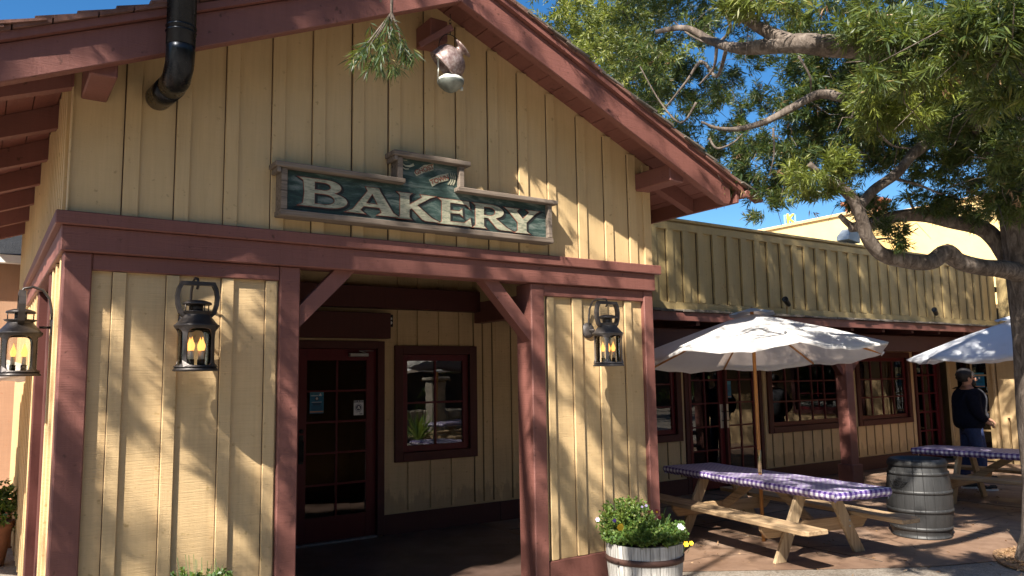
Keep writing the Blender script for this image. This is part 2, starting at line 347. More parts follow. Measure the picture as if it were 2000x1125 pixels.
# ------------------------------------------------------------------ mesh helpers
class MB:
    def __init__(s): s.bm = bmesh.new(); s.uv = None
    def box(s, x0, x1, y0, y1, z0, z1, bev=.004, mat=None):
        if x0 > x1: x0, x1 = x1, x0
        if y0 > y1: y0, y1 = y1, y0
        if z0 > z1: z0, z1 = z1, z0
        vs = [s.bm.verts.new((x, y, z)) for x in (x0, x1) for y in (y0, y1) for z in (z0, z1)]
        if mat is not None:
            for v in vs: v.co = mat @ v.co
        F = [(0, 1, 3, 2), (4, 6, 7, 5), (0, 4, 5, 1), (2, 3, 7, 6), (0, 2, 6, 4), (1, 5, 7, 3)]
        fs = [s.bm.faces.new([vs[i] for i in f]) for f in F]
        s.last = fs; bev = min(bev, .35*min(x1-x0, y1-y0, z1-z0))
        if bev > .0006:
            es = list({e for f in fs for e in f.edges})
            bmesh.ops.bevel(s.bm, geom=es, offset=bev, segments=1, profile=.5, affect='EDGES')
        return s
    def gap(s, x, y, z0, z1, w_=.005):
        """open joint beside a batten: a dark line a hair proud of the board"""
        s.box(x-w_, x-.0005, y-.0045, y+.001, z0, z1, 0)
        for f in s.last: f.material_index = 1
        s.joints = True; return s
    def bar(s, a, b, wx, wy, up=(0, 0, 1), bev=.004):
        """square timber from a to b; wy is its size along `up`"""
        a, b = Vector(a), Vector(b); d = b-a; L = d.length; z = d/L
        u = Vector(up); u = (u - z*u.dot(z)).normalized(); x = u.cross(z)
        m = Matrix(((x.x, u.x, z.x, a.x), (x.y, u.y, z.y, a.y), (x.z, u.z, z.z, a.z), (0, 0, 0, 1)))
        return s.box(-wx/2, wx/2, -wy/2, wy/2, 0, L, bev, m)
    def tube(s, pts, rads, n=8, cap=True, wob=0):
        pts = [Vector(p) for p in pts]
        if not hasattr(rads, '__len__'): rads = [rads]*len(pts)
        rings = []; ref = Vector((0, 0, 1)); 
        for i, p in enumerate(pts):
            d = (pts[min(i+1, len(pts)-1)] - pts[max(i-1, 0)]).normalized()
            x = ref.cross(d)
            if x.length < 1e-3: x = Vector((1, 0, 0)).cross(d)
            x.normalize(); y = d.cross(x); ref = y if i else ref
            ring = []
            for k in range(n):
                a = 2*math.pi*k/n
                rr = rads[i]
                if wob: rr *= 1 + wob*mnoise.noise(p*3 + Vector((math.cos(a), math.sin(a), 0))*1.3)
                ring.append(s.bm.verts.new(p + x*math.cos(a)*rr + y*math.sin(a)*rr))
            rings.append(ring)
        for i in range(len(rings)-1):
            for k in range(n):
                s.bm.faces.new((rings[i][k], rings[i][(k+1) % n], rings[i+1][(k+1) % n], rings[i+1][k])).smooth = True
        if cap:
            s.bm.faces.new(rings[0][::-1]); s.bm.faces.new(rings[-1])
        return s
    def lathe(s, prof, n=32, mat=None, smooth=True, c=(0, 0, 0)):
        """prof: (radius, z) list"""
        rings = []
        for r, z in prof:
            if r < 1e-5:
                p = Vector((c[0], c[1], c[2]+z)); p = mat @ p if mat else p
                rings.append([s.bm.verts.new(p)]); continue
            ring = []
            for k in range(n):
                a = 2*math.pi*k/n; p = Vector((c[0]+r*math.cos(a), c[1]+r*math.sin(a), c[2]+z))
                ring.append(s.bm.verts.new(mat @ p if mat else p))
            rings.append(ring)
        for a, b in zip(rings, rings[1:]):
            for k in range(n):
                k2 = (k+1) % n
                if len(a) == 1 and len(b) == 1: continue
                if len(a) == 1: f = (a[0], b[k2], b[k])
                elif len(b) == 1: f = (a[k], a[k2], b[0])
                else: f = (a[k], a[k2], b[k2], b[k])
                s.bm.faces.new(f).smooth = smooth
        return s
    def poly(s, pts, vec):
        """prism from a planar outline swept by vec"""
        a = [s.bm.verts.new(p) for p in pts]; v = Vector(vec); b = [s.bm.verts.new(Vector(p)+v) for p in pts]
        s.bm.faces.new(a); s.bm.faces.new(b[::-1]); n = len(a)
        for i in range(n): s.bm.faces.new((a[i], b[i], b[(i+1) % n], a[(i+1) % n]))
        return s
    def quad(s, pts, smooth=False):
        f = s.bm.faces.new([s.bm.verts.new(p) for p in pts]); f.smooth = smooth; return s
    def build(s, name, mat, parent=None, loc=None, world=True):
        """one mesh object. world=True: the coordinates are world ones, and move into the parent's frame"""
        bmesh.ops.recalc_face_normals(s.bm, faces=s.bm.faces)
        me = bpy.data.meshes.new(name)
        off = Vector((0, 0, 0))
        if world:
            if parent is not None:
                p = parent
                while p is not None: off += p.location; p = p.parent
            if loc is not None: off += Vector(loc)
            if off.length: bmesh.ops.translate(s.bm, verts=s.bm.verts, vec=-off)
        s.bm.to_mesh(me); s.bm.free(); me.materials.append(mat)
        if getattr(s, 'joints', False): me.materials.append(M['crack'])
        o = bpy.data.objects.new(name, me); COL.objects.link(o)
        if parent is not None: o.parent = parent
        if loc is not None: o.location = loc
        return o

def thing(name, label, cat, loc=(0, 0, 0), rz=0, group=None):
    o = bpy.data.objects.new(name, None); COL.objects.link(o); o.empty_display_size = .1
    o.location = loc; o.rotation_euler = (0, 0, rz); o['label'] = label; o['category'] = cat
    if group: o['group'] = group
    return o
def tag(o, label, cat, group=None):
    o['label'] = label; o['category'] = cat
    if group: o['group'] = group
    return o
def struct(o, kind='structure'): o['kind'] = kind; return o
def copy_tree(o, parent=None):
    c = o.copy(); COL.objects.link(c); c.parent = parent
    for ch in [x for x in bpy.data.objects if x.parent == o]: copy_tree(ch, c)
    return c

# ------------------------------------------------------------------ ground
YF, YB = 5.2, 8.19
b = MB(); b.quad([(-120, -120, 0), (160, -120, 0), (160, 200, 0), (-120, 200, 0)]); struct(b.build('ground', M['plaza']))
b = MB()
edge = [(-4, 5.16), (4.9, 5.16), (5.26, 5.06), (6.61, 4.14), (7.2, 3.80), (7.75, 3.6), (8.6, 2.9), (12.5, 1.0), (15.9, -.6), (15.9, 8.2), (-4, 8.2)]
b.poly([(x, y, .004) for x, y in edge], (0, 0, .004)); struct(b.build('patio', M['patio']))
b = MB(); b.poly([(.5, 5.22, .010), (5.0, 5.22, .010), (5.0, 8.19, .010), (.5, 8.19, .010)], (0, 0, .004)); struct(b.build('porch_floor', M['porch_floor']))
b = MB()
for y in (6.45, 7.6): b.box(5.1, 15.8, y, y+.008, .0085, .0125, 0)
for x in (6.9, 8.9, 10.9, 12.9): b.box(x, x+.008, 4.2, 8.1, .0085, .0125, 0)
struct(b.build('paving_joints', M['joint']))

# ------------------------------------------------------------------ bakery building
bak = thing('bakery_building', 'yellow board-and-batten bakery with brown gable trim and open porch', 'building', (2.775, 5.2, 0))
def battens_x(mb, xs, w, y, t, zf, zt, jit=.004, bev=.003):
    for x in xs:
        ww = w*random.uniform(.93, 1.07); x0 = x + random.uniform(-jit, jit)
        z1 = zt(x0) if callable(zt) else zt
        mb.box(x0, x0+ww, y-t*random.uniform(.85, 1.1), y+.002, zf, z1, bev)
RZ = lambda x: 4.46 - .43*abs(x-2.775)           # barge board's lower edge
SOF = lambda x: RZ(x) + .235                      # soffit
# upper gable wall
XL, XR = .385, 5.112
b = MB(); b.poly([(XL, YF, 2.55), (XR, YF, 2.55), (XR, YF, SOF(XR)), (2.775, YF, SOF(2.775)), (XL, YF, SOF(XL))], (0, .12, 0))
ux = [.672, .968, 1.269, 1.575, 1.861, 2.16, 2.449, 2.746, 3.03, 3.33, 3.625, 3.925, 4.251, 4.554, 4.842]
for x in ux:
    ww = random.uniform(.085, .097); t = random.uniform(.018, .023); x0 = x
    zt0, zt1 = SOF(x0)-.002, SOF(x0+ww)-.002
    zt_ = min(zt0, zt1)
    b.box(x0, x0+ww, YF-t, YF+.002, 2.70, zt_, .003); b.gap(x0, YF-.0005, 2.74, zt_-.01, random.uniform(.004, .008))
b.box(XR-.085, XR+.003, YF-.021, YF+.002, 2.70, SOF(XR)-.005, .003)
b.build('gable_wall', M['yellow_smooth'], bak)
# side walls above the beam and behind the porch
b = MB(); b.box(XL, XL+.12, YF+.122, 11.5, 2.55, SOF(XL), 0)
for y in np.arange(5.34, 11.3, .152): b.box(XL-.021, XL+.002, y, y+.045+random.uniform(-.004, .004), 2.70, SOF(XL)-.003, .003)
b.box(XL-.006, XL+.004, YF-.02, YF+.05, 2.70, SOF(XL)-.01, .003)
b.build('side_wall', M['yellow_smooth'], bak)
b = MB(); b.box(XR-.12, XR, YF+.122, 11.5, 2.55, SOF(XR), 0); b.build('side_wall', M['yellow_smooth'], bak)
# ledge + beam (front and left side, right side stub)
b = MB(); b.box(.322, 5.178, 5.13, YF-.001, 2.655, 2.736, .006); b.box(.322, .382, 5.2, 9.0, 2.656, 2.735, .006); b.build('ledge', M['brown'], bak)
b = MB(); b.box(.357, 5.12, 5.16, 5.34, 2.502, 2.655, .006); b.box(.357, .5, 5.341, 9.0, 2.503, 2.654, .006); b.box(4.99, 5.12, 5.341, 8.15, 2.40, 2.654, .006)
b.build('beam', M['brown'], bak)
# posts
def post(x0, x1, y0=5.19, y1=5.35, z1=2.502, mat='brown'):
    MB().box(x0, x1, y0, y1, .0, z1, .008).build('post', M[mat], bak)
post(.378, .528); post(1.652, 1.790); post(3.730, 3.866, 5.19, 5.41); post(5.0, 5.113)
# trim under the beam
for xa, xb in ((.529, 1.651), (3.867, 4.999)): MB().box(xa, xb, 5.20, 5.33, 2.402, 2.5, .005).build('header_trim', M['brown'], bak)
for xa, xb in ((.529, 1.651), (3.867, 4.999)): MB().box(xa, xb, 5.205, 5.33, 0, .251, .005).build('base_board', M['brown'], bak)
def panel(x0, x1, xs, z0):
    b = MB(); b.box(x0, x1, 5.235, 5.32, z0, 2.41, 0)
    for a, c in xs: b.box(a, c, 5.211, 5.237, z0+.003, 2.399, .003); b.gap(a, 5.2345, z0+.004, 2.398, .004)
    b.build('front_panel', M['yellow'], bak)
panel(.5285, 1.6515, [(.643, .717), (.946, 1.02), (1.279, 1.355), (1.564, 1.638)], .251)
panel(3.8665, 4.9995, [(3.91, 3.979), (4.183, 4.283), (4.481, 4.574), (4.782, 4.861)], .253)
# left side panel beyond the corner post
b = MB(); b.box(.40, .46, 5.351, 6.2, 0, 2.5, 0)
for y in (5.44, 5.74, 6.02): b.box(.38, .402, y, y+.06, .05, 2.5, .003)
b.build('side_panel', M['yellow'], bak)
b = MB(); b.box(.378, .52, 6.2, 6.34, 0, 2.5, .006); b.box(.385, .5, 7.55, 7.69, 0, 2.5, .006); b.box(.47, .5, 6.341, 7.549, 0, 2.5, 0); b.build('side_post', M['brown_dark'], bak)
b = MB(); b.box(.40, .5, 7.691, 11.5, 0, 2.56, 0)
for y in np.arange(7.75, 11.4, .28): b.box(.38, .402, y, y+.06, .05, 2.5, .003)
b.build('side_wall_lower', M['yellow'], bak)
# braces
b = MB()
b.poly([(1.790, 5.22, 2.232), (1.790, 5.22, 2.085), (2.20, 5.22, 2.502), (2.047, 5.22, 2.502)], (0, .075, 0)); b.build('brace', M['brown'], bak)
b = MB(); b.poly([(3.275, 5.21, 2.502), (3.425, 5.21, 2.502), (3.730, 5.21, 2.17), (3.730, 5.21, 2.02)], (0, .11, 0)); b.build('brace', M['brown'], bak)
# porch ceiling
b = MB(); b.box(.5, 5.0, 5.325, 8.18, 3.05, 3.10, 0); b.build('porch_ceiling', M['brown_dark'], bak)
# barge boards (front), with a flat shingle-mould on top
def slope_prism(x0, x1, y0, y1, lo, hi, sgn):
    pts = [(x0, y0, lo(x0)), (x1, y0, lo(x1)), (x1, y0, hi(x1)), (x0, y0, hi(x0))]
    return MB().poly(pts, (0, y1-y0, 0))
for sg, xe in ((-1, -.10), (1, 5.52)):
    hi = lambda x: RZ(x)+.215
    o = slope_prism(2.775 + sg*.0005, xe, 4.66, 4.735, RZ, hi, sg)
    o.bm.verts.ensure_lookup_table()
    bmesh.ops.bevel(o.bm, geom=list(o.bm.edges), offset=.006, segments=1, affect='EDGES')
    o.build('barge_board', M['brown'], bak)
    # rounded tail below the eave
    o = slope_prism(2.775 + sg*.0005, sg*3.0 + 2.775, 4.625, 4.74, lambda x: RZ(x)+.217, lambda x: RZ(x)+.262, sg)
    o.build('barge_cap', M['brown'], bak)
b = MB(); b.poly([(5.52, 4.665, RZ(5.52)+.002), (5.60, 4.665, RZ(5.60)+.03), (5.625, 4.665, RZ(5.62)+.08), (5.62, 4.665, RZ(5.62)+.21), (5.52, 4.665, RZ(5.52)+.214)], (0, .065, 0)); b.build('barge_tail', M['brown'], bak)
# soffit boards (one sheathing mesh a side, with steps)
for sg in (-1, 1):
    b = MB(); L = 3.02; n = 20
    for i in range(n):
        xa = 2.775 + sg*(L*i/n); xb = 2.775 + sg*(L*(i+1)/n - .006)
        dz = random.uniform(-.003, .003)
        b.poly([(xa, 4.70, SOF(xa)+dz), (xb, 4.70, SOF(xb)+dz), (xb, 4.70, SOF(xb)+.03), (xa, 4.70, SOF(xa)+.03)], (0, 6.8, 0))
    b.build('soffit', M['brown'], bak)
    # shingles
    b = MB(); c = math.cos(math.atan(.43)); sn = math.sin(math.atan(.43))
    for i in range(17):
        y = 4.60
        while y < 11.5:
            w_ = random.uniform(.16, .30)
            ext = random.uniform(-.012, .012); lift = random.uniform(0, .006)
            u0 = .0 + i*.2; u1 = u0 + .235 + ext
            base = Vector((2.775, 0, SOF(2.775)+.038+lift))
            def P_(u, h): return Vector((2.775 + sg*(u*c + h*sn*1), 0, base.z - u*sn + h*c))
            yy0 = y + (0 if y > 4.61 else random.uniform(-.02, .015))
            pa, pb = P_(u0, .0), P_(u1, .016); pc, pd = P_(u1, .034), P_(u0, .012)
            b.poly([(pa.x, yy0, pa.z), (pb.x, yy0, pb.z), (pc.x, yy0, pc.z), (pd.x, yy0, pd.z)], (0, w_-.006, 0))
            y += w_
    b.build('roof_shingles', M['shingle'] if sg < 0 else M['shingle_grey'], bak)
# eave fascia / starter strip under shingles at the rake (visible thin broken line)
b = MB()
for sg in (-1, 1):
    x = 0
    while x < 3.2:
        w_ = random.uniform(.16, .26); xa = 2.775+sg*x; xb = 2.775+sg*min(3.24, x+w_-.008); j = random.uniform(-.008, .008); k = random.uniform(.0, .012)
        b.poly([(xa, 4.60+k, RZ(xa)+.266+j), (xb, 4.60+k, RZ(xb)+.266+j), (xb, 4.60+k, RZ(xb)+.292+j), (xa, 4.60+k, RZ(xa)+.292+j)], (0, .1, 0)); x += w_
b.build('rake_shingles', M['shingle'], bak)
MB().box(5.70, 5.735, 4.66, 11.5, SOF(5.72)-.13, SOF(5.72)+.01, .004).build('fascia', M['brown'], bak)
b = MB(); b.tube([(5.80, 4.60, SOF(5.8)-.01), (5.80, 6.2, SOF(5.8)-.01), (5.80, 11.5, SOF(5.8)-.01)], .035, 10); b.build('gutter', M['brown'], bak)
MB().box(-.22, -.185, 4.66, 11.5, SOF(-.2)-.13, SOF(-.2)+.01, .004).build('fascia', M['brown'], bak)
# outriggers
for x0, x1, z0, z1, y0 in ((.425, .565, 3.435, 3.60, 4.737), (4.93, 5.10, 3.425, 3.58, 4.737), (2.68, 2.83, 4.27, 4.44, 4.96)):
    MB().box(x0, x1, y0, YF-.001, z0, z1, .008).build('outrigger', M['brown'], bak)
b = MB(); b.bar((2.60, 4.98, 4.20), (2.79, 4.82, 4.33), .03, .05); b.build('ridge_strut', M['brown'], bak)
# rafters left (visible) and right
for sg in (-1, 1):
    for y in (5.235, 6.13, 7.03, 7.93, 8.83, 9.73, 10.6):
        xw = XL if sg < 0 else XR+.001; xe = -.19 if sg < 0 else 5.69
        b = MB(); b.poly([(xw, y-.06, SOF(xw)-.17), (xe, y-.06, SOF(xe)-.14), (xe, y-.06, SOF(xe)-.004), (xw, y-.06, SOF(xw)-.004)], (0, .085, 0))
        b.build('rafter', M['brown'] if sg > 0 else M['brown'], bak)
# back wall of porch continued along the wing is its own wall
b = MB(); b.box(.5, 2.70, YB, YB+.14, 0, 3.1, 0); b.box(3.80, 4.03, YB, YB+.14, 0, 3.1, 0); b.box(4.93, 7.18, YB, YB+.14, 0, 3.1, 0)
b.box(2.70, 3.80, YB, YB+.14, 2.16, 3.1, 0); b.box(4.03, 4.93, YB, YB+.14, 2.03, 3.1, 0); b.box(4.03, 4.93, YB, YB+.14, 0, .89, 0)
for x in (.7, 1.0, 1.3, 1.6, 1.9, 2.2, 2.5): b.box(x, x+.06, YB-.02, YB+.002, .26, 3.04, .003)
for x in (3.95, 4.21, 4.49, 4.77): b.box(x+.02, x+.075, YB-.02, YB+.002, 2.06, 3.04, .003)
for x in (4.10, 4.39, 4.67): b.box(x, x+.006, YB-.003, YB+.002, .26, .85, 0); b.box(x+.006, x+.07, YB-.02, YB+.002, .26, .855, .003)
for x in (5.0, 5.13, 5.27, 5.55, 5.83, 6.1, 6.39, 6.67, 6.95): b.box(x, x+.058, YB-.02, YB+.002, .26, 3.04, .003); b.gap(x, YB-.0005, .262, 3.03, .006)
b.build('porch_back_wall', M['yellow'], bak)
for xa, xb in ((3.80, 5.34), (5.345, 7.9), (.5, 2.6)): MB().box(xa, xb, YB-.03, YB+.01, 0, .235, .004).build('base_board', M['brown_dark'], bak)
MB().box(.5, 4.99, YB-.19, YB-.022, 2.53, 2.77, .005).build('porch_beam', M['brown_dark'], bak)
MB().box(1.9, 3.82, YB-.16, YB-.021, 2.19, 2.475, .005).build('door_header', M['brown_dark'], bak)

# windows and doors; map=(origin, axis): axis 'x' faces -Y, axis 'y' faces -X
def mp(mb, axis, pl, u0, u1, d0, d1, z0, z1, bev=.003):
    if axis == 'x': mb.box(u0, u1, pl-d1, pl-d0, z0, z1, bev)
    else: mb.box(pl-d1, pl-d0, u0, u1, z0, z1, bev)
def glazed(parent, name, pl, u0, u1, z0, z1, nc, nr, case, stile, mun, cm, sm, axis='x', bottom=None, door=False, topr=None):
    """casing > sash > pane"""
    c = MB(); s_ = 0
    mp(c, axis, pl, u0-case, u0, -.10, .035, (z0 if door else z0-case), z1+case)
    mp(c, axis, pl, u1, u1+case, -.10, .035, (z0 if door else z0-case), z1+case)
    mp(c, axis, pl, u0, u1, -.10, .034, z1, z1+case)
    if not door: mp(c, axis, pl, u0, u1, -.10, .040, z0-case, z0)
    co = c.build(name, cm, parent)
    bt = bottom if bottom is not None else stile; tp = topr or stile
    s = MB()
    mp(s, axis, pl, u0+.003, u0+stile, -.06, -.012, z0+.003, z1-.003); mp(s, axis, pl, u1-stile, u1-.003, -.06, -.012, z0+.003, z1-.003)
    mp(s, axis, pl, u0+stile, u1-stile, -.06, -.013, z1-tp, z1-.003); mp(s, axis, pl, u0+stile, u1-stile, -.06, -.013, z0+.003, z0+bt)
    W, H = u1-u0-2*stile, z1-z0-tp-bt
    for i in range(1, nc): mp(s, axis, pl, u0+stile+W*i/nc-mun/2, u0+stile+W*i/nc+mun/2, -.055, -.018, z0+bt, z1-tp, .002)
    for j in range(1, nr): mp(s, axis, pl, u0+stile, u1-stile, -.054, -.020, z0+bt+H*j/nr-mun/2, z0+bt+H*j/nr+mun/2, .002)
    so_ = s.build('sash' if not door else 'door_leaf', sm, co)
    g = MB(); mp(g, axis, pl, u0+stile, u1-stile, -.040, -.034, z0+bt, z1-tp, 0); g.build('pane', M['glass'], co)
    return co
dr = glazed(bak, 'door', YB, 2.80, 3.72, .03, 2.08, 2, 5, .085, .118, .022, M['brown_dark'], M['red'], bottom=.26, topr=.13, door=True)
b = MB(); b.box(2.80, 3.72, YB-.04, YB+.05, .0, .035, .003); b.build('threshold', M['grey_metal'], dr)
b = MB(); b.tube([(2.862, YB-.03, 1.10), (2.862, YB-.055, 1.09), (2.862, YB-.055, 1.0), (2.862, YB-.05, .9), (2.862, YB-.03, .88)], .010, 8); b.box(2.835, 2.885, YB+.0, YB+.013, .86, 1.16, .003); b.lathe([(0, -.02), (.022, -.02), (.024, 0), (0, .0)], 16, Matrix.Translation((2.86, YB-.005, 1.20)) @ Matrix.Rotation(R(90), 4, 'X')); b.build('handle', M['black_metal'], dr)
b = MB(); b.box(3.38, 3.60, YB-.055, YB+.005, 1.99, 2.03, .006); b.bar((3.57, YB-.03, 2.035), (3.46, YB-.12, 2.05), .02, .006); b.bar((3.46, YB-.12, 2.052), (3.66, YB-.045, 2.055), .02, .006); b.build('door_closer', M['bright_metal'], dr)
glazed(bak, 'window', YB, 3.80+.0+.105+.13, 4.93, .90, 2.02, 2, 2, .10, .075, .022, M['brown_dark'], M['red'])
# inner rooms
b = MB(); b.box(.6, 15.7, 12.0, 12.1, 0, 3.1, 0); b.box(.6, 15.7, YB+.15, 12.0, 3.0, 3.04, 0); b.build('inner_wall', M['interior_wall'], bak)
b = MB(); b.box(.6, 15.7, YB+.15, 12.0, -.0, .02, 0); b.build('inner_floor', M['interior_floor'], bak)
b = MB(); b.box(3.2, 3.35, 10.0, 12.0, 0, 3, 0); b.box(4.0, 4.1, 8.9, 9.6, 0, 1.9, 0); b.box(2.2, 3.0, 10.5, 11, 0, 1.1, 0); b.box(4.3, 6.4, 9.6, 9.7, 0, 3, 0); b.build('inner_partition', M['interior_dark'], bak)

# stove pipe: out of the wall, elbow, up past the barge board
b = MB(); pr = .078
b.tube([(.855, 5.19, 3.52), (.852, 4.75, 3.455)], pr, 28)
b.tube([(.852, 4.76, 3.456), (.850, 4.62, 3.45), (.848, 4.53, 3.50), (.846, 4.50, 3.58), (.845, 4.50, 3.62)], pr*.985, 28)
b.tube([(.845, 4.50, 3.60), (.845, 4.50, 5.2)], pr, 28)
for z in (3.68, 3.71, 3.93): b.lathe([(pr+.001, z-.006), (pr+.006, z), (pr+.001, z+.006)], 28, c=(.845, 4.5, 0))
o = b.build('stove_pipe', M['pipe_metal'], bak); o['label'] = 'black metal stove pipe with elbow'

# ------------------------------------------------------------------ wing (shop front along the patio)
wing = thing('shop_wing', 'long low yellow shop wing with batten parapet over a dark covered walk', 'building', (10.4, 8.19, 0))
YP, XP, XE = 6.65, 15.05, 15.9
b = MB(); b.box(5.125, XP, YP, YP+.1, 2.50, 3.60, 0)
x = 5.2
k = 0
while x < XP-.1:
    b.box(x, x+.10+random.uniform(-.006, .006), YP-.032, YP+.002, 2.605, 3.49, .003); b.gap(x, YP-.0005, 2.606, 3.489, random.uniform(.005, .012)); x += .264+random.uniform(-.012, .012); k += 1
b.box(5.13, XP+.0, YP-.028, YP+.002, 3.49, 3.585, .004)
for xa, xb in ((5.13, 6.9), (6.905, 9.1), (9.105, 11.4), (11.405, 13.6), (13.605, XP)): b.box(xa, xb, YP-.027, YP+.002, 2.512, 2.604, .004)
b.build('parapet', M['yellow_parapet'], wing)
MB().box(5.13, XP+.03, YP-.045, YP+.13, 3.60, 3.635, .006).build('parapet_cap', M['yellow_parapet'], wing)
b = MB(); b.box(XP, XP+.1, 1.0, YP-.03, 2.5, 3.62, 0)
for y in np.arange(1.1, 6.5, .264): b.box(XP-.022, XP+.002, y, y+.075, 2.605, 3.49, .003)
b.box(XP-.028, XP+.002, 1.0, YP-.031, 3.49, 3.60, .004); b.box(XP-.027, XP+.002, 1.0, YP-.031, 2.512, 2.604, .004)
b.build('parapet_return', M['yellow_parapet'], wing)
# shingled lip, fascia, soffit
b = MB(); x = 5.13
while x < 14.98:
    w_ = random.uniform(.12, .28); b.box(x, x+w_-.004, YP-.13+random.uniform(-.02, .02), YP+.05, 2.485+random.uniform(-.004, .006), 2.51+random.uniform(-.003, .008), .003); x += w_
b.build('lip_shingles', M['shingle_grey'], wing)
MB().box(5.13, 15.0, YP-.10, YP-.05, 2.375, 2.484, .005).build('fascia', M['brown'], wing)
MB().box(5.13, 15.9, YP-.049, YB-.001, 2.44, 2.48, 0).build('soffit', M['brown_dark'], wing)
b = MB()
for x in np.arange(5.6, 15.5, .81): b.box(x, x+.07, YP-.045, YB-.03, 2.33, 2.439, .004)
b.build('joists', M['brown_dark'], wing)
MB().box(5.2, 15.0, 6.76, 6.90, 2.05, 2.30, .006).build('beam', M['brown_dark'], wing)
for x in (10.46,):
    p = MB().box(x+.02, x+.20, 6.74, 6.92, .4, 2.05, .008).build('post', M['brown'], wing)
    MB().box(x-.015, x+.235, 6.705, 6.955, 0, .41, .01).build('plinth', M['brown'], p)
    for sg in (-1, 1):
        MB().bar((x+.11+sg*.08, 6.83, 1.72), (x+.11+sg*.42, 6.83, 2.06), .09, .09).build('brace', M['brown_dark'], p)
# back wall pieces: openings A 7.35-8.45, door 8.72-10.28, B 10.62-12.62, C 13.1-14.72
b = MB(); Z0, Z1 = .88, 2.0
def wallseg(x0, x1, z0, z1):
    b.box(x0, x1, YB, YB+.14, z0, z1, 0)
wallseg(7.18, 7.35, 0, 2.45); wallseg(8.45, 8.70, 0, 2.45); wallseg(10.30, 10.62, 0, 2.45); wallseg(12.52, 13.1, 0, 2.45); wallseg(14.68, 14.93, 0, 2.45)
wallseg(7.35, 8.45, 0, Z0); wallseg(10.62, 12.52, 0, Z0); wallseg(13.1, 14.68, 0, Z0)
wallseg(7.35, 8.45, Z1, 2.45); wallseg(10.62, 12.52, Z1, 2.45); wallseg(13.1, 14.68, Z1, 2.45); wallseg(8.70, 10.30, 2.1, 2.45); wallseg(14.93, 15.9, 2.1, 2.45)
for x in np.arange(7.2, 14.9, .262):
    if 8.55 < x < 10.40: continue
    clear = (x < 7.22) or (12.66 < x < 12.9) or x > 14.84 
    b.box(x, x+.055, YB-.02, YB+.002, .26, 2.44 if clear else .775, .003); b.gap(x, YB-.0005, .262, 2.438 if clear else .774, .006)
b.box(8.56, 8.60, YB-.02, YB+.002, .26, 2.44, .003); b.box(10.42, 10.47, YB-.02, YB+.002, .26, 2.44, .003)
b.build('shop_wall', M['yellow'], wing)
for xa, xb in ((7.905, 8.61), (10.39, 14.84)): MB().box(xa, xb, YB-.03, YB+.01, 0, .235, .004).build('base_board', M['brown_dark'], wing)
glazed(wing, 'window', YB, 7.35, 8.45, Z0, Z1, 3, 3, .10, .07, .022, M['brown_dark'], M['red'])
glazed(wing, 'window', YB, 10.62, 12.52, Z0, Z1, 5, 3, .10, .07, .022, M['brown_dark'], M['red'])
glazed(wing, 'window', YB, 13.1, 14.68, Z0, Z1, 4, 3, .10, .07, .022, M['brown_dark'], M['red'])
for x0, x1, hx in ((8.70, 9.495, 9.44), (9.505, 10.30, 9.56)):
    d = glazed(wing, 'door', YB, x0, x1, .03, 2.1, 2, 5, .0 if False else .004, .10, .022, M['brown_dark'], M['red'], bottom=.22, door=True)
    b = MB(); b.box(hx-.035, hx+.035, YB+.004, YB+.010, .92, 1.28, .002); b.build('push_plate', M['bright_metal'], d)
    b = MB(); b.tube([(hx, YB+.005, 1.17), (hx, YB-.05, 1.16), (hx, YB-.05, 1.04), (hx, YB+.005, 1.03)], .008, 8); b.build('handle', M['black_metal'], d)
b = MB(); b.box(8.62, 8.695, YB-.03, YB+.1, 0, 2.2, .004); b.box(10.305, 10.38, YB-.03, YB+.1, 0, 2.2, .004); b.box(8.695, 10.305, YB-.03, YB+.1, 2.105, 2.2, .004); b.build('door_casing', M['brown_dark'], wing)
d = glazed(wing, 'door', YB, 15.0, 15.82, .03, 2.1, 3, 5, .06, .08, .03, M['brown_dark'], M['red'], bottom=.2, door=True)
# return wall at XE, facing the patio
b = MB(); b.box(XE, XE+.14, 7.05-.05, 7.12, 0, 2.45, 0); b.box(XE, XE+.14, 7.12, 8.19, 2.12, 2.45, 0); b.box(XE, XE+.14, 2, 6.95, 0, .85, 0); b.box(XE, XE+.14, 2, 6.95, 2.0, 2.45, 0); b.box(XE, XE+.14, 6.6, 6.999, .85, 2.0, 0)
b.build('return_wall', M['yellow'], wing)
glazed(wing, 'door', XE, 7.2, 7.98, .03, 2.1, 2, 5, .05, .11, .03, M['yellow'], M['yellow_smooth'], axis='y', bottom=.22, door=True)
glazed(wing, 'window', XE, 4.9, 6.55, .9, 1.95, 3, 3, .09, .07, .022, M['brown_dark'], M['red'], axis='y')
MB().box(XE+.3, XE+.4, 2, 12, 0, 3, 0).build('inner_wall', M['interior_wall'], wing)
b = MB(); b.box(5.13, 15.9, YP+.11, 12.0, 3.2, 3.25, 0); b.build('flat_roof', M['roof_black'], wing)

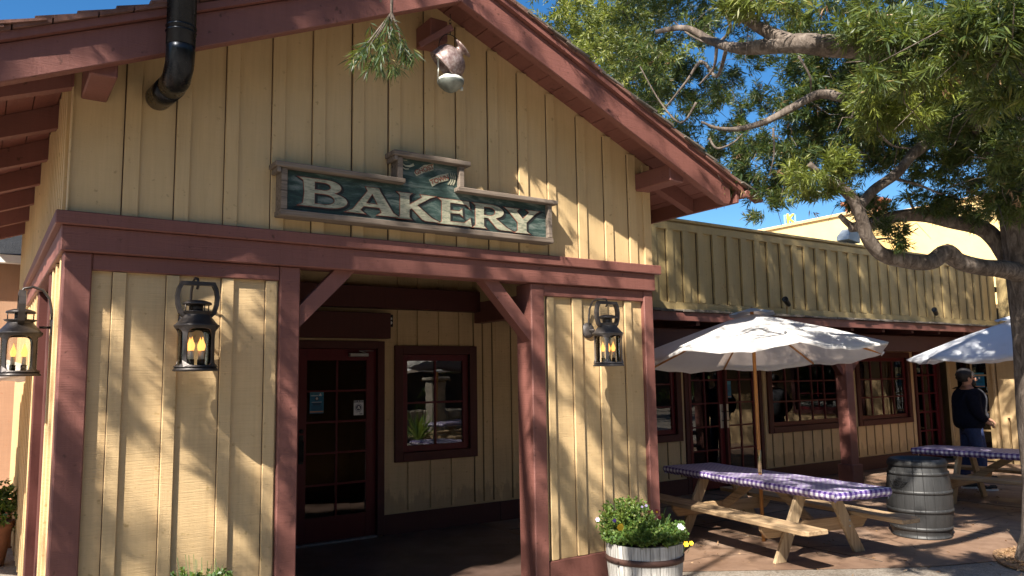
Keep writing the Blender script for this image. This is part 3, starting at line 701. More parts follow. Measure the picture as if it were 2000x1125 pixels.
# display shelves with loaves behind the shop doors
sh = thing('display_shelf', 'dark bakery display shelf seen through the double doors', 'shelf', (9.5, 9.25, 0))
b = MB()
for x in (8.5, 9.5, 10.5): b.box(x-.02, x+.02, 9.05, 9.45, 0, 2.1, .003)
zs = (.55, .85, 1.15, 1.45, 1.75)
for z in zs: b.box(8.52, 10.48, 9.06, 9.44, z-.02, z, .002)
b.build('rack', M['interior_dark'], sh)
sh2 = thing('display_shelf', 'dark bakery display shelf seen through the shop window beside the pier', 'shelf', (7.9, 9.0, 0))
b = MB()
for x in (7.2, 8.4): b.box(x-.02, x+.02, 8.8, 9.2, 0, 2.1, .003)
for z in zs: b.box(7.22, 8.38, 8.81, 9.19, z-.02, z, .002)
b.build('rack', M['interior_dark'], sh2)
lf = MB(); lf.lathe([(0, 0), (.05, .0), (.062, .025), (.05, .055), (0, .068)], 14, Matrix.Diagonal((1.6, 1, 1, 1)).to_4x4()); loaf0 = lf.build('bread_loaf', M['bread'])
lf = MB(); lf.lathe([(0, 0), (.05, .0), (.062, .025), (.05, .055), (0, .068)], 14, Matrix.Diagonal((1.6, 1, 1, 1)).to_4x4()); loaf1 = lf.build('yellow_pastry', M['bread_yellow'])
lg = 'baked goods on the display shelves'
first = {0: True, 1: True}
for (sx0, sx1, sy) in ((8.65, 10.35, 9.22), (7.35, 8.3, 8.97)):
    for zi, z in enumerate(zs):
        for x in np.arange(sx0, sx1, .21):
            if random.random() < .3: continue
            k = 1 if random.random() < .3 or (sx0 < 8 and z == .85) else 0; src = (loaf0, loaf1)[k]
            o = src if first[k] else src.copy()
            if not first[k]: COL.objects.link(o)
            first[k] = False
            o.location = (x+random.uniform(-.02, .02), sy+random.uniform(-.05, .0), z+.001); o.rotation_euler = (0, 0, random.uniform(-.4, .4))
            tag(o, ('brown bread loaf' if k == 0 else 'yellow glazed pastry') + ' on the ' + ('lowest', 'second', 'middle', 'fourth', 'top')[zi] + ' shelf ' + ('behind the double doors' if sx0 > 8 else 'in the window beside the pier'), 'bread' if k == 0 else 'pastry', lg)

# ------------------------------------------------------------------ sign
sg_ = thing('bakery_sign', 'stepped grey-framed dark green sign reading BAKERY on the gable wall', 'sign', (2.74, 5.2, 2.83))
YS = 5.075
b = MB(); b.box(1.635, 3.85, 5.105, 5.19, 2.85, 3.15, .002); b.box(2.49, 3.0, 5.1045, 5.19, 3.15, 3.36, .002); b.build('board', M['sign_green'], sg_)
b = MB()
b.box(1.607, 1.650, 5.065, 5.195, 2.87, 3.150, .004); b.box(3.832, 3.872, 5.065, 5.195, 2.87, 3.150, .004)
b.box(1.600, 3.880, 5.060, 5.196, 2.826, 2.868, .005)
b.box(2.462, 2.505, 5.065, 5.195, 3.190, 3.355, .004); b.box(2.985, 3.028, 5.065, 5.195, 3.190, 3.355, .004)
b.box(1.560, 2.515, 5.040, 5.197, 3.152, 3.188, .005); b.box(2.958, 3.918, 5.040, 5.197, 3.150, 3.186, .005); b.box(2.418, 3.075, 5.040, 5.197, 3.357, 3.395, .005)
b.box(2.43, 2.455, 5.05, 5.19, 3.32, 3.356, .003); b.box(1.575, 1.60, 5.05, 5.19, 3.115, 3.151, .003)
b.build('frame', M['grey_wood'], sg_)
def arc(cx, cy, rx, ry, a0, a1, n=12): return [(cx+rx*math.cos(R(a0+(a1-a0)*i/n)), cy+ry*math.sin(R(a0+(a1-a0)*i/n))) for i in range(n+1)]
GL = {
 'B': [[(0, 1.0), (.55, 1)] + arc(.55, .76, .30, .24, 80, -60) + arc(.58, .275, .40, .275, 62, -85) + [(.5, 0), (0, 0), (.085, .09), (.11, .5), (.085, .91)],
       [(.31, .90), (.5, .90)] + arc(.5, .755, .14, .145, 80, -80) + [(.5, .61), (.31, .61)], [(.31, .49), (.52, .49)] + arc(.52, .295, .2, .195, 80, -80) + [(.52, .10), (.31, .10)]],
 'A': [[(.38, 1.0), (.64, 1.0), (.67, .88), (.93, .13), (1.06, 0), (.62, 0), (.70, .11), (.65, .28), (.34, .28), (.27, .12), (.36, 0), (0, 0), (.13, .12), (.42, .86)], [(.51, .78), (.38, .39), (.62, .39)]],
 'K': [[(0, 1), (.34, 1), (.285, .91), (.285, .56), (.60, .90), (.56, 1), (.92, 1), (.80, .92), (.47, .58), (.83, .14), (1.04, 0), (.68, 0), (.60, .05), (.345, .44), (.285, .38), (.285, .09), (.34, 0), (0, 0), (.065, .09), (.065, .91)]],
 'E': [[(0, 1), (.82, 1), (.85, .74), (.74, .87), (.30, .88), (.30, .57), (.56, .57), (.63, .67), (.65, .38), (.57, .47), (.30, .46), (.30, .12), (.70, .13), (.86, .32), (.90, 0), (0, 0), (.075, .09), (.075, .91)]],
 'R': [[(0, 1), (.5, 1)] + arc(.5, .73, .35, .27, 80, -50) + [(.62, .46), (.93, .12), (1.10, 0), (.76, 0), (.66, .05), (.42, .44), (.30, .44), (.30, .09), (.36, 0), (0, 0), (.075, .09), (.075, .91)], [(.30, .89), (.46, .89)] + arc(.46, .715, .16, .175, 80, -80) + [(.46, .54), (.30, .54)]],
 'Y': [[(0, 1), (.38, 1), (.32, .91), (.49, .60), (.67, .91), (.60, 1), (.95, 1), (.85, .90), (.585, .46), (.585, .09), (.67, 0), (.27, 0), (.345, .09), (.345, .44), (.085, .91)]],
}
def curve_mesh(name, polys, mat, parent, x, y, z, sx, sz, off=0, ext=.002, rot=0):
    cu = bpy.data.curves.new(name+'_c', 'CURVE'); cu.dimensions = '2D'; cu.fill_mode = 'BOTH'; cu.extrude = ext; cu.offset = off
    for p in polys:
        s = cu.splines.new('POLY'); s.points.add(len(p)-1); s.use_cyclic_u = True
        for i, (a, c) in enumerate(p): s.points[i].co = (a*sx, c*sz, 0, 1)
    return curve_obj(name, cu, mat, parent, x, y, z, rot)
def curve_obj(name, cu, mat, parent, x, y, z, rot=0, ax='x'):
    t = bpy.data.objects.new(name+'_t', cu); COL.objects.link(t)
    dg = bpy.context.evaluated_depsgraph_get(); me = bpy.data.meshes.new_from_object(t.evaluated_get(dg))
    bpy.data.objects.remove(t); bpy.data.curves.remove(cu)
    me.transform(Matrix.Translation((x, y, z)) @ (Matrix.Rotation(R(-90), 4, 'Z') if ax == 'y' else Matrix.Identity(4)) @ Matrix.Rotation(R(90), 4, 'X') @ Matrix.Rotation(rot, 4, 'Z'))
    off = Vector((0, 0, 0)); p = parent
    while p is not None: off += p.location; p = p.parent
    me.transform(Matrix.Translation(-off)); me.materials.clear(); me.materials.append(mat)
    o = bpy.data.objects.new(name, me); COL.objects.link(o); o.parent = parent; return o
def text(name, s, size, mat, parent, x, y, z, rot=0, ext=.0008, align='CENTER', ax='x', off=0):
    cu = bpy.data.curves.new(name+'_c', 'FONT'); cu.body = s; cu.size = size; cu.extrude = ext; cu.align_x = align; cu.align_y = 'CENTER'; cu.offset = off
    return curve_obj(name, cu, mat, parent, x, y, z, rot, ax)
for ch, x, wd, z in (('B', 1.738, .355, 2.915), ('A', 2.078, .39, 2.905), ('K', 2.475, .34, 2.90), ('E', 2.822, .32, 2.895), ('R', 3.12, .34, 2.895), ('Y', 3.42, .36, 2.89)):
    h = .195
    curve_mesh('lettering_shade', GL[ch], M['sign_black'], sg_, x+.012, 5.103, z-.006, wd, h, .012, .0008)
    curve_mesh('lettering_outline', GL[ch], M['sign_red'], sg_, x, 5.101, z, wd, h, .0045, .0008)
    curve_mesh('lettering', GL[ch], M['sign_cream'], sg_, x, 5.098, z, wd, h, 0, .001)
def strip(pts, w0, w1): # a tapering painted stroke as one outline
    L = []; Rr = []
    n = len(pts)
    for i, p in enumerate(pts):
        a = Vector(pts[max(0, i-1)]); c = Vector(pts[min(n-1, i+1)]); d = (c-a).normalized(); nn = Vector((-d.y, d.x)); k = w0+(w1-w0)*i/(n-1)
        L.append(Vector(p)+nn*k); Rr.append(Vector(p)-nn*k)
    return [(q.x, q.y) for q in L+Rr[::-1]]
curve_mesh('ribbon', [[(2.610, 3.262), (2.632, 3.234), (2.70, 3.272), (2.775, 3.298), (2.775, 3.352), (2.69, 3.325)]], M['sign_cream'], sg_, 0, 5.100, 0, 1, 1, 0, .001)
curve_mesh('ribbon', [[(2.735, 3.222), (2.765, 3.172), (2.83, 3.212), (2.905, 3.238), (2.905, 3.295), (2.815, 3.266)]], M['sign_cream'], sg_, 0, 5.100, 0, 1, 1, 0, .001)
text('lettering', 'GHOST', .052, M['sign_red'], sg_, 2.697, 5.0975, 3.292, R(24), off=.0008)
text('lettering', 'TOWN', .052, M['sign_red'], sg_, 2.828, 5.0975, 3.232, R(23), off=.0008)
curve_mesh('flourish', [strip([(2.51, 3.315), (2.54, 3.30), (2.575, 3.302), (2.61, 3.32)], .004, .010)], M['sign_cream'], sg_, 0, 5.1, 0, 1, 1, 0, .001)
curve_mesh('flourish', [strip([(2.512, 3.345), (2.53, 3.342), (2.555, 3.345)], .003, .002)], M['sign_cream'], sg_, 0, 5.1, 0, 1, 1, 0, .001)
curve_mesh('flourish', [strip([(2.512, 3.288), (2.54, 3.276), (2.57, 3.28)], .003, .005)], M['sign_cream'], sg_, 0, 5.1, 0, 1, 1, 0, .001)
for k in range(3): curve_mesh('flourish', [strip([(2.90+k*.022, 3.205), (2.925+k*.018, 3.235), (2.93+k*.018, 3.27), (2.92+k*.02, 3.30)], .006, .002)], M['sign_cream'], sg_, 0, 5.1, 0, 1, 1, 0, .001)

# ------------------------------------------------------------------ wall lanterns
def wall_lantern(mat, label, loc, rz, d=.21):
    t = thing('wall_lantern', label, 'lantern', loc, rz, 'lit carriage lanterns on the bakery walls')
    T = Matrix.Translation((0, -d, 0))
    # cage with four arched openings
    m = MB(); bm = m.bm; r1, r0, z0, z1 = .116, .106, .02, .262
    n = 40
    for q in range(4):
        a0 = R(90*q)-math.pi/4; a1 = a0+math.pi/2; am = (a0+a1)/2
        outer = []; inner = []
        for i in range(n):
            th = 2*math.pi*i/n + 1e-4; cx, cz = math.cos(th), math.sin(th)
            k = 1/max(abs(cx), abs(cz)); outer.append((am+cx*k*(a1-a0)/2, (z0+z1)/2+cz*k*(z1-z0)/2))
            e = 4.5 if cz > 0 else 7; k2 = 1/((abs(cx)**e+abs(cz)**e)**(1/e)); fl = 1 + .0*cz
            inner.append((am+cx*k2*(a1-a0)/2*.86*fl, (z0+z1)/2-.001+cz*k2*(z1-z0)/2*.91))
        def V(a, z, r):
            r_ = r + .012*max(0, (abs(z-(z0+z1)/2)/((z1-z0)/2)-.75)/.25)**2
            return bm.verts.new(T @ Vector((r_*math.cos(a), r_*math.sin(a), z)))
        for (ra) in (r1, r0):
            pass
        o1 = [V(a, z, r1) for a, z in outer]; i1 = [V(a, z, r1) for a, z in inner]; i0 = [V(a, z, r0) for a, z in inner]; o0 = [V(a, z, r0) for a, z in outer]
        for i in range(n):
            j = (i+1) % n
            bm.faces.new((o1[i], o1[j], i1[j], i1[i])); bm.faces.new((i1[i], i1[j], i0[j], i0[i])); bm.faces.new((i0[i], i0[j], o0[j], o0[i]))
    m.lathe([(0, -.004), (.128, -.004), (.130, .004), (.122, .012), (.118, .022), (.098, .024), (.0, .024)], 36, T)
    m.lathe([(.100, .253), (.120, .258), (.131, .266), (.129, .274), (.119, .280), (.078, .330), (.072, .340), (.09, .350), (.094, .356), (.0, .362)], 36, T)
    m.lathe([(0, .400), (.082, .398), (.086, .402), (.080, .412), (.045, .424), (0, .428)], 32, T)
    m.tube([(0, -d, .355), (0, -d, .402)], .035, 16)
    for a in (20, 110, 200, 290): m.tube([(.076*math.cos(R(a)), -d+.076*math.sin(R(a)), .350), (.078*math.cos(R(a)), -d+.078*math.sin(R(a)), .402)], .0035, 6)
    m.build('body', mat, t, world=False)
    # band handle
    m = MB(); pts = [(-.080, .318), (-.108, .345), (-.124, .40), (-.128, .45), (-.118, .50), (-.098, .540), (.098, .540), (.118, .50), (.128, .45), (.124, .40), (.108, .345), (.080, .318)]
    ins = [(-.066, .335), (-.088, .358), (-.102, .405), (-.105, .448), (-.098, .488), (-.084, .517), (.084, .517), (.098, .488), (.105, .448), (.102, .405), (.088, .358), (.066, .335)]
    bm = m.bm
    for i in range(len(pts)-1):
        q = [pts[i], pts[i+1], ins[i+1], ins[i]]
        vs = []
        for yy in (-.019, .019): vs.append([bm.verts.new((p[0], -d+yy, p[1])) for p in q])
        A, B = vs
        bm.faces.new(A); bm.faces.new(B[::-1])
        for k in range(4):
            bm.faces.new((A[k], B[k], B[(k+1) % 4], A[(k+1) % 4]))
    m.build('handle', mat, t, world=False)
    # bracket
    m = MB(); m.lathe([(0, .0), (.068, .0), (.068, .008), (.056, .012), (.052, .020), (.03, .024), (0, .024)], 28, Matrix.Rotation(R(90), 4, 'X') @ Matrix.Identity(4), c=(0, .31, 0))
    m.tube([(0, -.02, .31), (0, -.085, .31)], .008, 8)
    hk = [(0, -.015, .33), (0, -.02, .42), (0, -.035, .50), (0, -.075, .555), (0, -.13, .572), (0, -d+.01, .56), (0, -d-.004, .535), (0, -d-.004, .51), (0, -d+.012, .50)]
    m.tube(hk, .0085, 8); m.build('bracket', mat, t, world=False)
    m = MB(); m.lathe([(.103, .03), (.103, .252)], 36, T); m.build('glass', M['lamp_glass'], t, world=False)
    for i in range(4):
        a = R(45+90*i); x, y = .043*math.cos(a), .043*math.sin(a)-d
        cs = MB(); cs.tube([(x, y, .065), (x, y, .118)], .0115, 12); c = cs.build('candle', M['candle'], t, world=False)
        hd = MB(); hd.tube([(x, y, .026), (x, y, .066)], .016, 12); hd.build('socket', M['black_metal'], c, world=False)
        f = MB(); f.lathe([(0, .119), (.0115, .120), (.0175, .142), (.0165, .156), (.007, .180), (0, .205)], 14, c=(x, y, 0)); f.build('flame', M['flame'], c, world=False)
    return t
wall_lantern(M['bronze'], 'dark carriage lantern on the yellow panel left of the porch opening', (1.085, 5.211, 1.800), 0, .21)
wall_lantern(M['grey_bronze'], 'sunlit grey carriage lantern on the narrow panel right of the porch opening', (4.36, 5.234, 1.815), R(0), .26)
wall_lantern(M['bronze'], 'carriage lantern on the side wall round the left corner post', (.398, 5.92, 1.79), R(-90), .19)

# ------------------------------------------------------------------ old hanging lantern under the ridge
HL = (2.775, 4.83, 3.825)
hl = thing('hanging_lantern', 'rusted old oil lantern hanging under the gable peak', 'lantern', HL); hl.scale = (.88, .88, .95)
m = MB(); m.lathe([(0, 0), (.02, .0), (.06, .02), (.10, .055), (.112, .075), (.112, .088)], 36); m.build('bowl', M['dull_zinc'], hl, world=False)
m = MB(); m.lathe([(.1125, .085), (.114, .098), (.104, .108), (.07, .130), (.035, .138), (.03, .150), (0, .152)], 36); m.build('collar', M['white_enamel'], hl, world=False)
Tg = Matrix.Translation((.012, 0, .268)) @ Matrix.Rotation(R(30), 4, 'X') @ Matrix.Rotation(R(36), 4, 'Y') @ Matrix.Scale(1.17, 4)
m = MB(); m.lathe([(.128, -.085), (.138, -.080), (.132, -.066), (.128, -.04), (.122, .0), (.105, .035), (.075, .058), (.048, .068), (.040, .072), (.036, .090), (.05, .098), (.074, .106), (.078, .113), (.05, .110), (.0, .100)], 44, Tg); m.lathe([(.126, -.084), (.12, -.04), (.112, .0), (.07, .05)], 44, Tg); m.build('hood', M['glaze'], hl, world=False)
m = MB(); m.tube([(-.118, 0, .08), (-.118, 0, .16), (-.116, 0, .27), (-.112, 0, .34)], [.007, .007, .009, .009], 8)
m.tube([(.118, 0, .08), (.112, .01, .2), (.105, 0, .30)], .004, 8); m.lathe([(0, -.02), (.016, -.018), (.018, .0), (.016, .018), (0, .02)], 12, Matrix.Translation((-.122, 0, .27))); m.lathe([(0, -.016), (.013, -.014), (.014, .012), (0, .016)], 12, Matrix.Translation((.106, 0, .048)))
m.build('side_tube', M['white_enamel'], hl, world=False)
m = MB(); bp = [(-.112*math.cos(R(a)), 0, .34+.13*math.sin(R(a))) for a in range(0, 181, 15)]; m.tube(bp, .0035, 6)
m.build('bail', M['black_metal'], hl, world=False)
m = MB(); 
for k, z in enumerate((.485, .515, .545, .572)):
    pts = [( .012*math.cos(a)*(1 if k % 2 else .3), .012*math.cos(a)*(.3 if k % 2 else 1), z+.02*math.sin(a)) for a in np.linspace(0, 2*math.pi, 11)]; m.tube(pts, .0028, 5)
m.tube([(0, 0, .585), (.01, 0, .60), (0, 0, .62), (0, 0, .64)], .004, 6); m.build('chain', M['black_metal'], hl, world=False)

# ------------------------------------------------------------------ notices and small fittings
blue = simple('notice_blue', (.01, .14, .26), .5, 0, .05); lblue = simple('notice_light_blue', (.05, .26, .36), .5, 0, .05)
white = simple('notice_white', (.62, .62, .62), .5, 0, .04); dark = simple('notice_ink', (.012, .02, .06), .6, 0, .1); orange = simple('notice_orange', (.55, .25, .12), .5, 0, .1)
def notice(name, x, z, w, h, label, full=True, pl=YB+.030, ax='x'):
    loc = (x, pl, z) if ax == 'x' else (pl, x, z)
    t = thing(name, label, 'notice', loc)
    def bx(u0, u1, z0, z1, k, nm, mat):
        mb = MB()
        if ax == 'x': mb.box(x+u0, x+u1, pl-k*.0008-.0008, pl-k*.0008+.0004, z+z0, z+z1, 0)
        else: mb.box(pl-k*.0008-.0008, pl-k*.0008+.0004, x-u1, x-u0, z+z0, z+z1, 0)
        return mb.build(nm, mat, t)
    bx(-w/2, w/2, -h/2, h/2, 1, 'sheet', blue)
    bx(-w/2+.003, w/2-.003, h*.30, h/2-.003, 2, 'heading_band', lblue)
    bx(-w*.42, w*.1, h*.29, h*.315, 3, 'rule', white)
    bx(-w/2+.003, w/2-.003, -h*.45, -h*.40, 2, 'footer_band', orange)
    if full:
        text('heading', 'VISIT SAFELY!', h*.075, dark, t, x-w*.14, pl-.0035, z+h*.38, off=.0006)
        bx(-w*.12, w*.12, h*.08, h*.24, 3, 'icon', dark)
        m_ = MB(); m_.lathe([(0, 0), (h*.06, .0), (h*.06, .0006), (0, .0006)], 16, Matrix.Translation((x, pl-.0035, z+h*.17)) @ Matrix.Rotation(R(90), 4, 'X')); m_.build('face_symbol', white, t)
        m_ = MB(); m_.poly([(x+w*.14, pl-.0032, z+h*.29), (x+w*.36, pl-.0032, z+h*.29), (x+w*.25, pl-.0032, z+h*.43)], (0, -.0006, 0)); m_.build('warning_symbol', white, t)
        bx(-w*.36, w*.36, h*.0, h*.018, 3, 'rule', white)
        mb = MB()
        for i in range(9):
            zz = h*(-.04-.038*i); ww = w*(.33-.03*(i % 3)) if i < 3 else w*(.40-.01*(i % 2)); hh = h*.012 if i < 3 else h*.005
            mb.box(x-ww, x+ww, pl-.0034, pl-.0028, z+zz-hh, z+zz+hh, 0)
        mb.build('text_lines', dark, t)
    else:
        bx(-w*.08, w*.08, h*.08, h*.22, 3, 'icon', white)
        mb = []; bx(-w*.3, w*.3, -h*.08, -h*.05, 3, 'rule', dark); bx(-w*.3, w*.3, -h*.16, -h*.13, 3, 'rule', dark)
    return t
notice('notice', 3.035, 1.50, .155, .235, 'blue notice with white head symbol taped to the porch door')
notice('notice', 9.60, 1.50, .20, .26, 'blue notice on the double doors behind the umbrella pole', False)
notice('notice', 7.45, 1.55, .18, .28, 'blue notice on the yellow-framed door beside the man', False, pl=XE+.028, ax='y')
wn = thing('notice', 'white pay and go notice with round dark badge on the porch door', 'notice', (3.515, YB+.03, 1.42))
MB().box(3.46, 3.575, YB+.0285, YB+.030, 1.345, 1.485, 0).build('sheet', white, wn)
MB().box(3.462, 3.573, YB+.0284, YB+.030, 1.486, 1.51, 0).build('heading_band', dark, wn)
text('heading', 'PAY & GO!', .024, white, wn, 3.517, YB+.0275, 1.498, off=.0004)
rg = [[(math.cos(a)*.030, math.sin(a)*.030) for a in np.linspace(0, 2*math.pi, 33)[:-1]]]
curve_mesh('badge', rg, dark, wn, 3.517, YB+.0277, 1.428, 1, 1, 0, .0004)
rg2 = [[(math.cos(a)*.043, math.sin(a)*.043) for a in np.linspace(0, 2*math.pi, 49)[:-1]], [(math.cos(a)*.036, math.sin(a)*.036) for a in np.linspace(0, 2*math.pi, 49)[:-1]]]
curve_mesh('badge_ring', rg2, simple('notice_grey', (.22, .23, .27), .6), wn, 3.517, YB+.0276, 1.428, 1, 1, 0, .0003)
curve_mesh('badge_symbol', [[(-.012, .016), (.006, .020), (.013, .004), (.018, -.014), (.004, -.019), (-.004, -.006), (-.016, -.016), (-.02, -.006), (-.006, .004)]], white, wn, 3.517, YB+.0269, 1.428, 1, 1, 0, .0003)
mb = MB(); mb.box(3.485, 3.505, YB+.0278, YB+.0284, 1.378, 1.382, 0); mb.box(3.522, 3.542, YB+.0278, YB+.0284, 1.378, 1.382, 0); mb.box(3.53, 3.562, YB+.0278, YB+.0284, 1.354, 1.362, 0); mb.build('text_lines', dark, wn)
# porch outlet box
sb = thing('outlet_box', 'small dark outlet box with white fittings beside the door header', 'electrical box', (3.86, YB-.02, 2.42))
MB().box(3.832, 3.895, YB-.06, YB-.021, 2.33, 2.47, .004).build('housing', M['black_metal'], sb)
m = MB(); m.lathe([(0, 0), (.018, 0), (.018, .006), (0, .006)], 14, Matrix.Translation((3.863, YB-.061, 2.375)) @ Matrix.Rotation(R(90), 4, 'X')); m.box(3.845, 3.88, YB-.066, YB-.0605, 2.41, 2.435, .002); m.build('fitting', M['white_paint'], sb)
# eave spotlights
def spot(x, label):
    t = thing('spotlight', label, 'spotlight', (x, YP-.10, 2.51), 0, 'small black spotlights on the shop eave')
    MB().tube([(0, 0, -.01), (0, 0, .10), (.0, -.01, .13)], .014, 8).build('stem', M['yellow_parapet'], t, world=False)
    m = MB(); Tm = Matrix.Translation((0, -.02, .15)) @ Matrix.Rotation(R(-62), 4, 'Y') @ Matrix.Rotation(R(15), 4, 'X')
    m.lathe([(0, -.05), (.02, -.05), (.034, -.02), (.036, .10), (.04, .105), (.04, .125), (.032, .12), (0, .11)], 18, Tm); m.build('head', M['black_metal'], t, world=False)
spot(8.93, 'black spotlight on the eave above the umbrella, nearer the gable')
spot(12.72, 'black spotlight on the eave farther along, above the brown post')
fl = thing('floodlight', 'grey box floodlight standing on top of the parapet', 'floodlight', (10.75, 6.75, 3.64))
MB().tube([(0, 0, -.02), (0, 0, .07)], .012, 8).build('stem', M['grey_metal'], fl, world=False)
m = MB(); m.poly([(.13, -.10, .04), (.16, -.10, .24), (.02, -.10, .25), (-.12, -.10, .13), (-.13, -.10, .07)], (0, .2, 0)); m.box(.13, .155, -.11, .11, .03, .25, .003, Matrix.Identity(4)); m.build('head', simple('floodlight_grey', (.26, .30, .34), .45, .4), fl, world=False)

# ------------------------------------------------------------------ picnic tables
def cloth_mesh(L, W, mat, seed):
    """local: top at z 0; hangs ~9 cm round the edge, gathered under it"""
    rg = random.Random(seed); bm = bmesh.new(); uvl = bm.loops.layers.uv.new('UVMap')
    nx, ny = 26, 80; dr = .085; nd = 5
    hx, hy = W/2+.008, L/2+.012
    xs = [-hx-dr*(nd-i)/nd for i in range(nd)] + list(np.linspace(-hx, hx, nx)) + [hx+dr*(i+1)/nd for i in range(nd)]
    ys = [-hy-dr*(nd-i)/nd for i in range(nd)] + list(np.linspace(-hy, hy, ny)) + [hy+dr*(i+1)/nd for i in range(nd)]
    grid = {}
    for i, x in enumerate(xs):
        for j, y in enumerate(ys):
            cx, cy = max(-hx, min(hx, x)), max(-hy, min(hy, y)); ex, ey = x-cx, y-cy
            dn = math.hypot(ex, ey); 
            if ex and ey: dn = min(dn, dr*1.15)
            wv = .5+.5*mnoise.noise(Vector((cx*9+seed, cy*9, seed)))
            out = .010*math.sin(min(1, dn/.03)*1.57) + .022*(wv-.5)*dn/dr - .028*max(0, dn-.05)/.035
            nxn, nyn = (ex/dn if dn else 0), (ey/dn if dn else 0)
            z = -dn*(.93) + .022*(wv-.5)*min(1, dn/.05) + .004*mnoise.noise(Vector((x*3, y*3, seed))) + .0022*abs(mnoise.noise(Vector((x*11, y*7, seed+4))))
            grid[i, j] = bm.verts.new((cx+nxn*out, cy+nyn*out, z))
    for i in range(len(xs)-1):
        for j in range(len(ys)-1):
            f = bm.faces.new((grid[i, j], grid[i+1, j], grid[i+1, j+1], grid[i, j+1])); f.smooth = True
            for lp, (a, c) in zip(f.loops, ((i, j), (i+1, j), (i+1, j+1), (i, j+1))): lp[uvl].uv = (xs[a]+3, ys[c]+3)
    bmesh.ops.recalc_face_normals(bm, faces=bm.faces)
    me = bpy.data.meshes.new('tablecloth'); bm.to_mesh(me); bm.free(); me.materials.append(mat)
    o = bpy.data.objects.new('tablecloth', me); COL.objects.link(o); return o
def picnic_table(label, clabel, loc, rz, L=2.5, W=.67, zt=.675, zb=.385, seed=1):
    t = thing('picnic_table', label, 'picnic table', loc, rz, 'wooden A-frame picnic tables on the patio')
    def bld(nm, mb, mat): return mb.build(nm, mat, t, world=False)
    mb = MB()
    for i in range(5): mb.box(-W/2+i*W/5+.003, -W/2+(i+1)*W/5-.003, -L/2, L/2, zt-.045, zt-.008, .004)
    for y in (-L/2+.36, L/2-.36, .0): mb.box(-W/2+.02, W/2-.02, y-.045, y+.045, zt-.082, zt-.046, .004)
    bld('tabletop', mb, M['raw_wood'])
    for sx in (-1, 1):
        mb = MB(); x0, x1 = sx*.45, sx*.71; y0, y1 = -L/2-.02, L/2+.02
        mb.poly([(x0, y0, zb-.042), (x1-sx*.03, y0, zb-.042), (x1, y0+.05, zb-.042), (x1, y1-.05, zb-.042), (x1-sx*.03, y1, zb-.042), (x0, y1, zb-.042)], (0, 0, .042))
        bmesh.ops.bevel(mb.bm, geom=list(mb.bm.edges), offset=.006, segments=1, affect='EDGES')
        bld('bench', mb, M['raw_wood'])
        for y in (-L/2+.52, .0, L/2-.52):
            pass
    for y in (-L/2+.58, L/2-.58):
        mb = MB(); mb.poly([(-.67, y-.02, zb-.043), (-.67, y-.02, zb-.09), (-.60, y-.02, zb-.165), (.60, y-.02, zb-.165), (.67, y-.02, zb-.09), (.67, y-.02, zb-.043)], (0, .04, 0))
        bmesh.ops.bevel(mb.bm, geom=list(mb.bm.edges), offset=.004, segments=1, affect='EDGES'); bld('crossbeam', mb, M['raw_wood_x'])
        sy = -1 if y < 0 else 1
        for sx in (-1, 1):
            mb = MB(); yy = y + sy*.042; xa, xb = sx*.50, sx*.18; ww = .066
            mb.poly([(xa-ww, yy-.019, .0), (xa+ww, yy-.019, .0), (xb+ww, yy-.019, zt-.05), (xb-ww, yy-.019, zt-.05)], (0, .038, 0))
            bmesh.ops.bevel(mb.bm, geom=list(mb.bm.edges), offset=.004, segments=1, affect='EDGES'); bld('leg', mb, M['raw_wood_z'])
        mb = MB(); mb.bar((0, y-sy*.03, zb-.09), (0, -sy*.06-.0, zt-.09) if False else (0, y-sy*.50, zt-.085), .04, .085, bev=.004); bld('brace', mb, M['raw_wood'])
        mb = MB()
        for sx in (-1, 1):
            for zz in (zb-.08, zb-.13):
                mb.lathe([(0, 0), (.009, 0), (.009, .006), (0, .008)], 8, Matrix.Translation((sx*.38, y+sy*.062, zz)) @ Matrix.Rotation(R(90*sy*-1), 4, 'X'))
        bld('bolts', mb, M['bright_metal'])
    c = cloth_mesh(L, W, M['gingham'], seed); c.location = (loc[0], loc[1], loc[2]+zt-.006+.010); c.rotation_euler = (0, 0, rz)
    tag(c, clabel, 'tablecloth', 'purple and white checked tablecloths')
    return t
picnic_table('wooden picnic table under the open umbrella beside the barrel planter', 'purple checked tablecloth on the near picnic table with the umbrella pole through it', (6.76, 5.36, .008), R(-9.8), seed=1)
picnic_table('wooden picnic table behind the dark barrel, partly hidden by the tree trunk', 'purple checked tablecloth on the far table beside the tree trunk', (11.1, 4.72, .008), R(4), seed=2)

